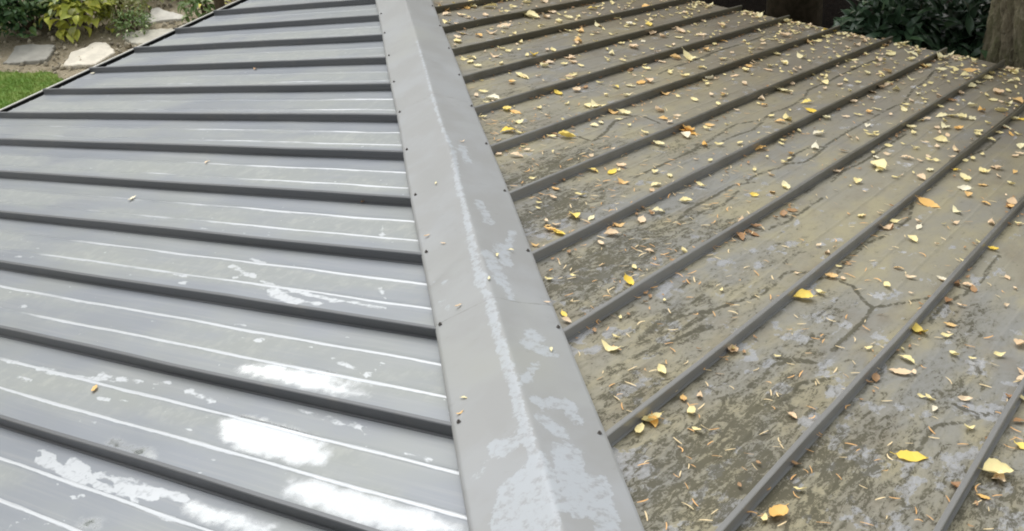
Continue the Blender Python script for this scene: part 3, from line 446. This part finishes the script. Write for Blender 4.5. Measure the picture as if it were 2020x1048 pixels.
rv = MB(); rv.tube([(0, 0, 0), (0, 0, .004)], [.0065, .0065], 8); rv.tube([(0, 0, .004), (0, 0, .009)], [.004, .0035], 6)
rme = mesh('screw', rv.v, rv.f, rivm)
for side, n0, n1 in (('L', -3, 14), ('R', -3, 13)):
    for k in range(n0, n1):
        a = (U0 + SL * k) if side == 'L' else (V0 + SR * k); w = WL if side == 'L' else WR
        t = a - w / 2 + .012; d = (.183 if side == 'L' else -.185); lift = 0 if t < 4.1 else (.0035 if t < 5.81 else .007)
        if t < .1: continue
        o = link('screw', rme, caps[0 if t < 4.1 else (1 if t < 5.81 else 2)])
        o.location = (t + d / 2 ** .5, t - d / 2 ** .5, float(cap_z(np.float64(t), np.float64(d))) + lift)
        o.rotation_euler = (.2, -.2, 0)
# closure strips under the cap edges
for side in ('L', 'R'):
    mb = MB()
    for k in range(-2, 18):
        a0 = (U0 + SL * k if side == 'L' else V0 + SR * k) + .012; a1 = a0 + (SL if side == 'L' else SR) - .024; w = (WL if side == 'L' else WR) - .05
        q = []
        for a in (a0, a1):
            b = a - w
            for z in (.004, .04): q.append((a, b, M * b + z) if side == 'L' else (b, a, M * b + z))
        mb.add(q, [(0, 2, 3, 1)])
    mb.build('closure_strip', MAT_SL, house)

# gutter along the left eave
gm = simple('gutter_paint', (.03, .03, .03), .5, .3, 10); lipm = simple('gutter_lip_metal', (.46, .45, .41), .35, .15, 10, .4)
gp = [(-.006, -.022), (-.006, -.125), (-.02, -.135), (-.105, -.135), (-.118, -.125), (-.118, -.022), (-.114, -.022), (-.114, -.122), (-.103, -.131), (-.022, -.131), (-.010, -.122), (-.010, -.022)]
gut = MB(); v, f = extrude_profile(gp, (-.12, 0, 0), (TOP, 0, 0), (0, 1)); gut.add(v, f[:-2]); gut = gut.build('gutter', gm, house)
lp = [(-.124, -.034), (-.124, -.014), (-.119, -.009), (-.109, -.009), (-.104, -.014), (-.108, -.018), (-.1135, -.0215), (-.1185, -.0215), (-.1185, -.034)]
v, f = extrude_profile(lp, (-.12, 0, 0), (TOP, 0, 0), (0, 1)); MB().add(v, f).build('gutter_lip', lipm, gut)

# ------------------------------------------------------------------ leaf shapes
def leaf_template(w, curl, fold, wav=0.0, nx=6, seed=0):
    """unit-length leaf lying along +x, pointed both ends, two halves folded on the midrib"""
    r = random.Random(seed); v = []; f = []
    for i in range(nx + 1):
        x = i / nx; hw = w * .5 * (math.sin(math.pi * min(1, x * 1.04)) ** .75) * (1.12 - .35 * x); hw = max(hw, .006)
        z = curl * (4 * (x - .5) ** 2) ; j = wav * r.uniform(-1, 1); j2 = wav * r.uniform(-1, 1)
        v += [(x - .5, -hw * (1 + .25 * j), z + fold * hw * 2 + j * .5), (x - .5, j * .06, z), (x - .5, hw * (1 + .25 * j2), z + fold * hw * 2 + j2 * .5)]
    for i in range(nx):
        for s in (0, 1): f.append((3 * i + s, 3 * i + 3 + s, 3 * i + 4 + s, 3 * i + 1 + s))
    return np.array(v), np.array(f)
def scatter_leaves(name, tmpl, pos, axis, up, scale, mat, parent=None):
    tv, tf = tmpl; axis = axis / np.linalg.norm(axis, axis=1, keepdims=True)
    y = np.cross(up, axis); y /= np.linalg.norm(y, axis=1, keepdims=True) + 1e-9; z = np.cross(axis, y)
    V = (tv[None, :, 0:1] * axis[:, None] + tv[None, :, 1:2] * y[:, None] + tv[None, :, 2:3] * z[:, None]) * scale[:, None, None] + pos[:, None]
    F = (tf[None] + (np.arange(len(pos)) * len(tv))[:, None, None]).reshape(-1, tf.shape[1])
    return link(name, mesh(name, V.reshape(-1, 3), F, mat, False), parent)

# ------------------------------------------------------------------ fallen leaves on the right slope
LC = {'p': ('pale yellow', (.90, .76, .36), (.88, .80, .50)), 'c': ('cream white', (.90, .84, .64), (.86, .78, .58)), 'o': ('orange', (.85, .50, .14), (.80, .54, .24)),
      'y': ('bright yellow', (.92, .65, .08), (.92, .72, .20)), 't': ('tan', (.78, .56, .34), (.84, .66, .44)), 'b': ('brown', (.34, .18, .08), (.42, .25, .12))}
LMESH = {}
for c, (nm, a, b) in LC.items():
    mt = leafmat('fallen_' + nm.replace(' ', '_'), a, b, .55, .15)
    LMESH[c] = []
    for s in range(6):
        tv, tf = leaf_template([.55, .62, .46, .68, .58, .5][s], [.1, .2, .04, .12, .26, -.08][s], [.12, .3, .05, .45, -.1, .2][s], .09, 10, s)
        ptv = np.array([(-.5, -.012, tv[1, 2]), (-.5, .012, tv[1, 2]), (-.66, .03, tv[1, 2] + .04), (-.66, .05, tv[1, 2] + .04)]); tv = np.vstack([tv, ptv]); k0 = len(tv) - 4
        tf = np.vstack([tf, [[k0, k0 + 1, k0 + 3, k0 + 2]]])
        me = mesh('leaf', tv - (0, 0, min(0, tv[:, 2].min())), [tuple(q) for q in tf.tolist()], mt, True)
        LMESH[c].append(me)
ORD = ['first', 'second', 'third', 'fourth', 'fifth', 'sixth', 'seventh', 'eighth', 'ninth', 'tenth', 'eleventh', 'twelfth', 'thirteenth', 'fourteenth', 'fifteenth', 'sixteenth', 'seventeenth', 'eighteenth', 'nineteenth', 'twentieth']
def ordn(i):
    return ORD[i] if i < 20 else ('twenty ' + ORD[i - 20] if i < 29 else 'thirty ' + ORD[(i - 30) % 20])
CAMP = np.array([8.1233, 7.7708, 3.8325])
fall = []
for i, (u, v, c, ln) in enumerate(LEAVES):
    k = math.floor((v - V0) / SR); fr = (v - V0) - k * SR
    if fr < .022: v += .022 - fr
    if fr > SR - .022: v -= .022 - (SR - fr)
    if u < .01: u = .012
    if u > v - WR - .03: u = v - WR - .03
    dist = np.linalg.norm(np.array([u, v, M * u]) - CAMP)
    fall.append(dict(u=u, v=v, c=c, ln=ln, k=k, show=ln / dist, i=i))
fall.sort(key=lambda d: -d['show'])
big, rest = fall[:300], fall[300:]
byk = {}
for d in sorted(big, key=lambda d: -d['u']): byk.setdefault((d['k'], d['c']), []).append(d)
N_R = np.array([-M, 0, 1]) / math.sqrt(1 + M * M)
ROT_R = Matrix.Rotation(-math.atan(M), 4, 'Y')
for (k, c), lst in byk.items():
    for r, d in enumerate(lst):
        o = link('fallen_leaf', LMESH[c][d['i'] % 6])
        rr = random.Random(d['i'] * 31 + 5)
        o.matrix_world = Matrix.Translation((d['u'], d['v'], M * d['u'] + .005)) @ ROT_R @ Matrix.Rotation(rr.uniform(0, 6.28), 4, 'Z') @ Matrix.Rotation(rr.gauss(0, .16), 4, 'X') @ Matrix.Rotation(rr.gauss(0, .12), 4, 'Y') @ Matrix.Diagonal((d['ln'] * 1.32, d['ln'] * 1.32, d['ln'] * 1.2, 1))
        bay = ordn(max(0, 12 - k))
        tag(o, '%s %s leaf below hip cap in %s right slope bay from nearest' % (ordn(r), LC[c][0], bay), 'leaf', 'fallen leaves on the right roof slope')
# smaller leaf scraps: uncountable litter
def litter(name, n, fn, tmpl, mat, smin, smax, label):
    pos = []; 
    while len(pos) < n:
        p = fn()
        if p and 0.005 < p[0] < p[1] - WR - .02 and V0 - 5 * SR < p[1] < V0 + 13.2 * SR: pos.append((p[0], p[1], M * p[0] + .006))
    pos = np.array(pos); a = RNG.uniform(0, 6.28, n); t1 = np.array([1, 0, M]) / math.sqrt(1 + M * M); t2 = np.array([0, 1, 0])
    ax = np.cos(a)[:, None] * t1 + np.sin(a)[:, None] * t2 + RNG.normal(0, .12, (n, 1)) * N_R
    up = N_R + RNG.normal(0, .2, (n, 3))
    o = scatter_leaves(name, tmpl, pos, ax, up, RNG.uniform(smin, smax, n), mat)
    return tag(o, label, 'litter', kind='stuff')
pos = np.array([(d['u'], d['v'], M * d['u'] + .008) for d in rest]); n = len(rest); a = RNG.uniform(0, 6.28, n)
t1 = np.array([1, 0, M]) / math.sqrt(1 + M * M)
for cset, cname in (('pcy', 'p'), ('otb', 't')):
    idx = [i for i, d in enumerate(rest) if d['c'] in cset]
    ax = np.cos(a[idx])[:, None] * t1 + np.sin(a[idx])[:, None] * np.array([0, 1, 0])
    o = scatter_leaves('small_leaf_litter', leaf_template(.48, .12, .2, .08, 5, 3), pos[idx], ax, N_R + RNG.normal(0, .2, (len(idx), 3)), np.array([rest[i]['ln'] * 1.5 for i in idx]), LMESH[cname][0].materials[0])
    tag(o, 'scattered %s small leaves on the far part of the right slope' % ('pale yellow' if cname == 'p' else 'tan and orange'), 'leaf litter', kind='stuff')
def at_seam():
    k = random.randint(0, 12); v = V0 + SR * k + random.choice((-1, 1, 1)) * (.016 + abs(random.gauss(0, .028))); return (random.uniform(.02, v), v)
def near_eave(): return (abs(random.gauss(0, .95)), random.uniform(2.2, 7.6))
def anywhere(): v = random.uniform(2, 7.8); return (random.uniform(.02, v), v)
def upper():
    v = random.uniform(4.4, 7.8); u = v - WR - abs(random.gauss(0, 1.3)); return (u, v)
frag = leaf_template(.5, .2, .3, .15, 4, 9)
litter('leaf_fragments', 800, lambda: near_eave() if random.random() < .55 else anywhere(), frag, LMESH['p'][0].materials[0], 0.024, .06, 'tiny pale yellow leaf scraps strewn toward the right eave')
litter('leaf_fragments', 300, lambda: near_eave() if random.random() < .4 else anywhere(), frag, LMESH['t'][0].materials[0], .02, .05, 'tiny tan leaf scraps strewn over the right slope')
def eave_pile():
    k = random.randint(0, 12); v = V0 + SR * k + .06 + abs(random.gauss(0, .12)); return (abs(random.gauss(0, .1)), v)
litter('eave_litter', 170, eave_pile, frag, LMESH['p'][0].materials[0], .03, .065, 'yellow leaves piled along the right eave edge')
litter('eave_litter', 110, eave_pile, frag, LMESH['t'][0].materials[0], .03, .06, 'tan leaves piled along the right eave edge')
litter('seam_litter', 620, at_seam, frag, LMESH['b'][0].materials[0], .014, .034, 'brown leaf crumbs gathered along the right slope seams')
# pine needles: curved slivers
def needle_t(b):
    v = []; f = []
    for i in range(5):
        x = i / 4 - .5; y = b * (1 - 4 * x * x); w = .055 * (1.15 - abs(x))
        v += [(x, y - w, .05), (x, y + w, .05)]
    for i in range(4): f.append((2 * i, 2 * i + 2, 2 * i + 3, 2 * i + 1))
    return np.array(v), np.array(f)
nm1 = leafmat('needle_orange', (.88, .50, .19), (.75, .42, .16), .6, .1); nm2 = leafmat('needle_straw', (.88, .70, .40), (.78, .60, .34), .6, .1)
nsrc = lambda: upper() if random.random() < .62 else (at_seam() if random.random() < .45 else anywhere())
for b, n_, mt in ((.06, 520, nm1), (.2, 260, nm1), (.03, 420, nm2), (.12, 220, nm2)):
    litter('pine_needles', n_, nsrc, needle_t(b), mt, .02, .04, '%s %s needles strewn over the upper right slope' % ('straight' if b < .1 else 'curled', 'orange' if mt is nm1 else 'straw coloured'))
# the few scraps on the left slope and on the hip cap
for i, (u, v, c, l) in enumerate(LITTER_LEFT):
    o = link('fallen_leaf', LMESH[c][i % 6]); s = .02 + l * .0022
    o.matrix_world = Matrix.Translation((u, v, M * v + .006)) @ Matrix.Rotation(math.atan(M), 4, 'X') @ Matrix.Rotation(i * 1.9, 4, 'Z') @ Matrix.Diagonal((s, s, s, 1))
    tag(o, ['small cream leaf scrap alone on the middle left slope', 'cream leaf scrap on the left slope beside the gutter', 'orange sliver on the nearest left panels', 'brown crumb by a left seam near the hip cap', 'brown crumb by a far left seam', 'tan crumb low on a middle left seam'][i], 'leaf', 'scraps on the left slope')
for i, (t, d, c) in enumerate(LITTER_CAP):
    o = link('fallen_leaf', LMESH[c][i % 6]); s = .028; k = -1 if d < 0 else 1
    o.matrix_world = Matrix.Translation((t + d / 2 ** .5, t - d / 2 ** .5, float(cap_z(np.float64(t), np.float64(d))) + .0085)) @ Matrix.Rotation(.2, 4, 'X') @ Matrix.Rotation(-.1, 4, 'Y') @ Matrix.Rotation(i * 2.1 + .6, 4, 'Z') @ Matrix.Diagonal((s, s * .55, s * .8, 1))
    side = 'left' if d > 0 else 'right'
    rk = 1 + sum(1 for q in LITTER_CAP if (q[1] > 0) == (d > 0) and q[0] < t)
    tag(o, '%s sliver on %s flange of hip cap, %s from far end' % (LC[c][0], side, ordn(rk - 1)), 'leaf', 'slivers on the hip cap')

# ------------------------------------------------------------------ plants
def blob_points(n, c, r, shell=.55):
    d = RNG.normal(0, 1, (n, 3)); d /= np.linalg.norm(d, axis=1, keepdims=True); d[:, 2] = np.where(d[:, 2] < -.5, -d[:, 2] * .5, d[:, 2])
    rad = (shell + (1 - shell) * RNG.random(n) ** .6)[:, None]
    lump = 1 + .22 * np.sin(d[:, :1] * 5 + c[0]) * np.cos(d[:, 1:2] * 4 + c[1] * 3) + .12 * np.sin(d[:, 2:] * 9)
    return np.array(c) + d * rad * lump * np.array(r), d
def plant(name, c, r, n, tmpl, size, mat, label, cat='shrub', group=None, n_obj=0, obj_mats=None, droop=.2, stems=7, shell=.5, stem_mat=None, obj_size=None):
    root = empty(name, (c[0], c[1], GZ)); tag(root, label, cat, group)
    base = Vector((c[0], c[1], GZ)); 
    P, d = blob_points(n, c, r, shell); ax = d + RNG.normal(0, .55, (n, 3)); ax[:, 2] -= droop
    up = np.array([0, 0, 1]) + d * .5 + RNG.normal(0, .3, (n, 3))
    o = scatter_leaves('foliage', tmpl, P - np.array(base), ax, up, RNG.uniform(*size, n), mat, root); o['kind'] = 'stuff'
    mb = MB()
    for i in range(stems):
        q, _ = blob_points(1, c, (r[0] * .8, r[1] * .8, r[2] * .8), .6); q = q[0] - np.array(base); a = random.uniform(0, 6.28)
        mb.tube([(.05 * math.cos(a), .05 * math.sin(a), -.05), tuple(q * .5 + np.array([0, 0, .1])), tuple(q)], [.018, .012, .005], 5)
    mb.build('stem', stem_mat or STEM, root)
    if n_obj:
        mes = []
        for mt in (obj_mats or [mat]):
            mes.append(mesh('leaf', tmpl[0], [tuple(q) for q in tmpl[1].tolist()], mt, True))
        P, d = blob_points(n_obj, c, (r[0] * 1.06, r[1] * 1.06, r[2] * 1.06), .9)
        for i in range(n_obj):
            a = Vector(d[i] + RNG.normal(0, .35, 3)); a.z -= droop; a.normalize(); u = (Vector((0, 0, 1)) + Vector(d[i]) * .6).normalized()
            y = u.cross(a).normalized(); z = a.cross(y); s = random.uniform(*(obj_size or size))
            l = link('leaf', mes[i % len(mes)], root)
            l.matrix_local = Matrix(((a.x, y.x, z.x, P[i][0] - base.x), (a.y, y.y, z.y, P[i][1] - base.y), (a.z, y.z, z.z, P[i][2] - base.z), (0, 0, 0, 1))) @ Matrix.Scale(s, 4)
    return root
STEM = simple('stem_bark', (.10, .075, .045), .9)
BARK = simple('bark', (.10, .08, .055), .95, .4, 10, col2=(.06, .05, .032), spec=.1)
T_OV = leaf_template(.5, -.12, .18, .04, 5, 1); T_NAR = leaf_template(.34, -.15, .2, .03, 5, 2); T_BROAD = leaf_template(.66, -.2, .22, .05, 6, 4)
G_DARK = greenmat('dark_green_leaf', (.05, .11, .035), (.11, .19, .06)); G_BLUE = greenmat('deep_green_leaf', (.05, .11, .05), (.09, .16, .07))
G_YEL = greenmat('yellow_green_leaf', (.38, .43, .07), (.55, .56, .10), .5, .25); G_LIME = greenmat('bright_yellow_leaf', (.75, .70, .12), (.62, .62, .12), .5, .25)
G_PALE = greenmat('pale_variegated_leaf', (.72, .78, .48), (.52, .60, .3), .5, .25); G_OLIVE = greenmat('olive_leaf', (.19, .21, .06), (.30, .30, .10)); G_MID = greenmat('mid_green_leaf', (.10, .18, .045), (.17, .24, .07))
PL = 'garden plants left of the roof'
plant('dark_shrub', PLANTS[0], (.85, .55, .55), 2300, T_OV, (.08, .14), G_DARK, 'dark green leafy shrub at the upper left corner above the grey flagstone', group=PL, n_obj=70, obj_mats=[G_MID, G_OLIVE, G_BLUE, G_MID])
plant('dark_shrub', PLANTS[1], (.5, .34, .34), 700, T_OV, (.07, .11), G_BLUE, 'low deep green shrub in front of the dark shrub, touching the soil', group=PL, n_obj=40, obj_mats=[G_BLUE, G_MID])
plant('hosta', PLANTS[2], (.42, .36, .40), 110, T_BROAD, (.14, .22), G_YEL, 'yellow green broad leaved plant behind the cream flagstone', 'plant', PL, 46, [G_YEL, G_LIME, G_YEL, G_OLIVE], .5, 5, .6, obj_size=(.14, .22))
plant('variegated_shrub', PLANTS[3], (.3, .26, .3), 120, T_OV, (.08, .13), G_MID, 'pale variegated shrub between the dark shrub and the yellow green plant', 'shrub', PL, 34, [G_PALE, G_PALE, G_YEL], .3, 5, obj_size=(.1, .16))
plant('low_shrub', PLANTS[4], (.42, .4, .32), 620, T_NAR, (.06, .1), G_OLIVE, 'olive fine leaved shrub left of the farthest flagstone', 'shrub', PL, 40, [G_YEL, G_OLIVE, G_PALE], .3, 6)
plant('low_shrub', PLANTS[5], (.30, .28, .2), 300, T_NAR, (.05, .08), G_MID, 'small grey green plant beside the end of the farthest flagstone', 'plant', PL, 24, [G_PALE, G_MID], .3, 5)
plant('flowering_plant', PLANTS[6], (.30, .26, .34), 200, T_NAR, (.1, .17), G_MID, 'small plant with pale green head beside the gutter', 'plant', PL, 30, [G_PALE, G_LIME, G_MID], .3, 5)
plant('low_shrub', PLANTS[7], (.8, .5, .5), 800, T_OV, (.06, .1), G_OLIVE, 'olive shrub behind the yellow green plant at the top edge', 'shrub', PL, 30, [G_OLIVE, G_MID], .3, 6)
MB().tube([(0, 0, -.1), (.01, 0, .5), (0, .02, 1.1)], [.075, .07, .065], 10).build('post', BARK).location = (PLANTS[8][0], PLANTS[8][1], GZ)
tag(bpy.data.objects['post'], 'dark wooden post standing by the gutter near the small plant', 'post')

# rhododendron behind the right eave
RH = greenmat('rhododendron_leaf', (.045, .085, .04), (.07, .12, .055), .35, .1); RH2 = greenmat('rhododendron_dark_leaf', (.03, .06, .032), (.045, .08, .04), .35, .1)
T_RH = leaf_template(.36, -.1, .14, .02, 6, 8)
RG = 'shrubs behind the right eave'
plant('rhododendron', (-1.05, 4.85, -.55), (.6, .42, .7), 600, T_RH, (.16, .24), RH2, 'dark green glossy shrub overhanging the right eave between two seam ends', 'shrub', RG, 120, [RH, RH2, RH], .35, 9, .45)
plant('rhododendron', (-1.6, 5.3, -.75), (.8, .6, .75), 900, T_RH, (.16, .24), RH2, 'dark glossy shrub just left of the mossy trunk', 'shrub', RG, 90, [RH2, RH2, RH], .35, 9, .45)
plant('rhododendron', (-3.4, 4.9, -1.4), (1.3, .9, 1.1), 1100, T_RH, (.14, .2), RH2, 'deeply shaded shrub behind the glossy shrubs at the right eave', 'shrub', RG, 0, None, .35, 9, .3)
plant('rhododendron', (-2.9, 6.6, -1.2), (1.4, 1.6, 1.6), 1400, T_RH, (.14, .2), RH2, 'shaded shrub behind the mossy trunk', 'shrub', RG, 0, None, .35, 9, .3)

# ------------------------------------------------------------------ trees
def bark_mat():
    t = NT('mossy_bark'); n = t.noise(6, 6, .65, t.map((1, 1, .35))); f = t.noise(26, 5, .7, t.map((1, 1, .4)))
    c = t.mix(t.step(n, .38, .64), (.26, .22, .14), (.18, .18, .085)); c = t.mix(t.step(f, .5, .72), c, (.38, .33, .23)); c = t.mix(t.step(f, .3, .44, 1, 0), c, (.07, .055, .035))
    t.set(Base_Color=c, Roughness=.95); t.bump(t.math('ADD', f, n), 1.0, .06); return t.m
def big_tree(loc, rad, h, label, group, crown_c, crown_r, n, mat, size, detail=False, bm=None):
    root = empty('tree', loc); tag(root, label, 'tree', group)
    if detail:
        na, nz = 120, 150; th = np.linspace(0, 2 * np.pi, na, endpoint=False); zz = np.linspace(0, h, nz)
        TH, ZZ = np.meshgrid(th, zz)
        fl = 1 + .5 * np.exp(-ZZ / .5); rid = np.abs(np.sin(TH * 9 + 1.1 * np.sin(ZZ * 2.1) + .8 * np.sin(ZZ * 5.3 + TH * 3)))
        cr = 0.07 * rid + .03 * np.sin(TH * 3 + ZZ) + .012 * np.sin(ZZ * 17 + 6 * np.sin(TH * 7)) * rid
        R = rad * fl * (1 - .03 * ZZ) + cr + RNG.normal(0, .003, TH.shape)
        v = np.stack([R * np.cos(TH), R * np.sin(TH), ZZ - .1], -1).reshape(-1, 3); i = np.arange(na * nz).reshape(nz, na)
        f = np.stack([i[:-1], np.roll(i, -1, 1)[:-1], np.roll(i, -1, 1)[1:], i[1:]], -1).reshape(-1, 4)
        link('trunk', mesh('trunk', v, f, bm, True), root)
    else:
        MB().tube([(0, 0, -.1), (.05, 0, h * .4), (0, .05, h)], [rad * 1.3, rad, rad * .6], 12).build('trunk', bm or BARK, root, True)
    cc = np.array(crown_c) - np.array(loc); mb = MB()
    for i in range(9):
        q, _ = blob_points(1, tuple(cc), tuple(np.array(crown_r) * .8), .5); q = q[0]
        mb.tube([(0, 0, h * random.uniform(.6, .97)), tuple(q * .5 + np.array([0, 0, h * .45])), tuple(q)], [rad * .4, rad * .22, rad * .06], 6)
    mb.build('branch', bm or BARK, root, True)
    P, d = blob_points(n, tuple(cc), crown_r, .35); ax = d + RNG.normal(0, .7, (n, 3)); up = np.array([0, 0, 1]) + RNG.normal(0, .5, (n, 3))
    o = scatter_leaves('crown', T_OV, P, ax, up, RNG.uniform(*size, n), mat, root); o['kind'] = 'stuff'
    return root
CAN = greenmat('autumn_canopy', (.13, .12, .03), (.2, .17, .04), .6, .3)
BM = bark_mat()
RT = 'trees over the right eave'
big_tree((-1.22, 6.05, GZ), .40, 6.5, 'thick mossy brown trunk at the upper right corner behind the eave', RT, (-2.3, 6.2, 5.4), (3.2, 3.6, 2.2), 5200, CAN, (.25, .45), True, BM)
big_tree((-5.2, 2.2, GZ), .3, 6, 'tall tree with crown added to block sky, behind the dark shrubs past the right eave', RT, (-4.6, 2.6, 4.6), (3.0, 3.2, 2.4), 4200, CAN, (.25, .45))  # crown out of frame, added as sky-blocking canopy
big_tree((-6.5, 6.5, GZ), .3, 6, 'unseen tree added to block sky, farther back behind the mossy trunk', RT, (-6.0, 6.8, 4.2), (3.0, 3.4, 3.0), 3600, CAN, (.25, .45))  # out of frame, part of the added sky-blocking grove
MB().box(-9, -.15, .2, 12, GZ - .2, GZ + .05).build('shade_mulch_bed', simple('mulch_with_shade', (.014, .009, .006), .95, .5, 12, bump=.6, spec=.05))  # near-black colour holds the deep shade on this ground
tag(bpy.data.objects['shade_mulch_bed'], kind='structure')
big_tree((-4.6, -2.2, GZ), .25, 4.5, 'dense unseen tree added to block the sun, beyond the far roof corner', RT, (-4.4, -1.9, 2.0), (2.2, 2.4, 3.2), 5000, CAN, (.3, .5))  # out of view, added to keep sun off the shrubs and ground
big_tree((-7.5, .8, GZ), .25, 4.5, 'dense unseen tree added to block the sun, farther back beyond the far roof corner', RT, (-7.2, .4, 2.2), (2.4, 2.4, 3.6), 5000, CAN, (.3, .5))  # second unseen sun blocker, added behind the first
# the row of garden trees that the left slope mirrors
LT = 'garden trees far left'
for az, dist, top, wid, lab in TREE_ROW:
    a = math.radians(az); x, y = 5.5 + dist * math.cos(a), 4.5 + dist * math.sin(a); hgt = 1.2 + dist * math.tan(math.radians(top)) - GZ
    big_tree((x, y, GZ), .16, hgt * .6, lab, LT, (x, y, GZ + hgt * .56), (wid, wid, hgt * .44), 4200, G_DARK, (.4, .7))
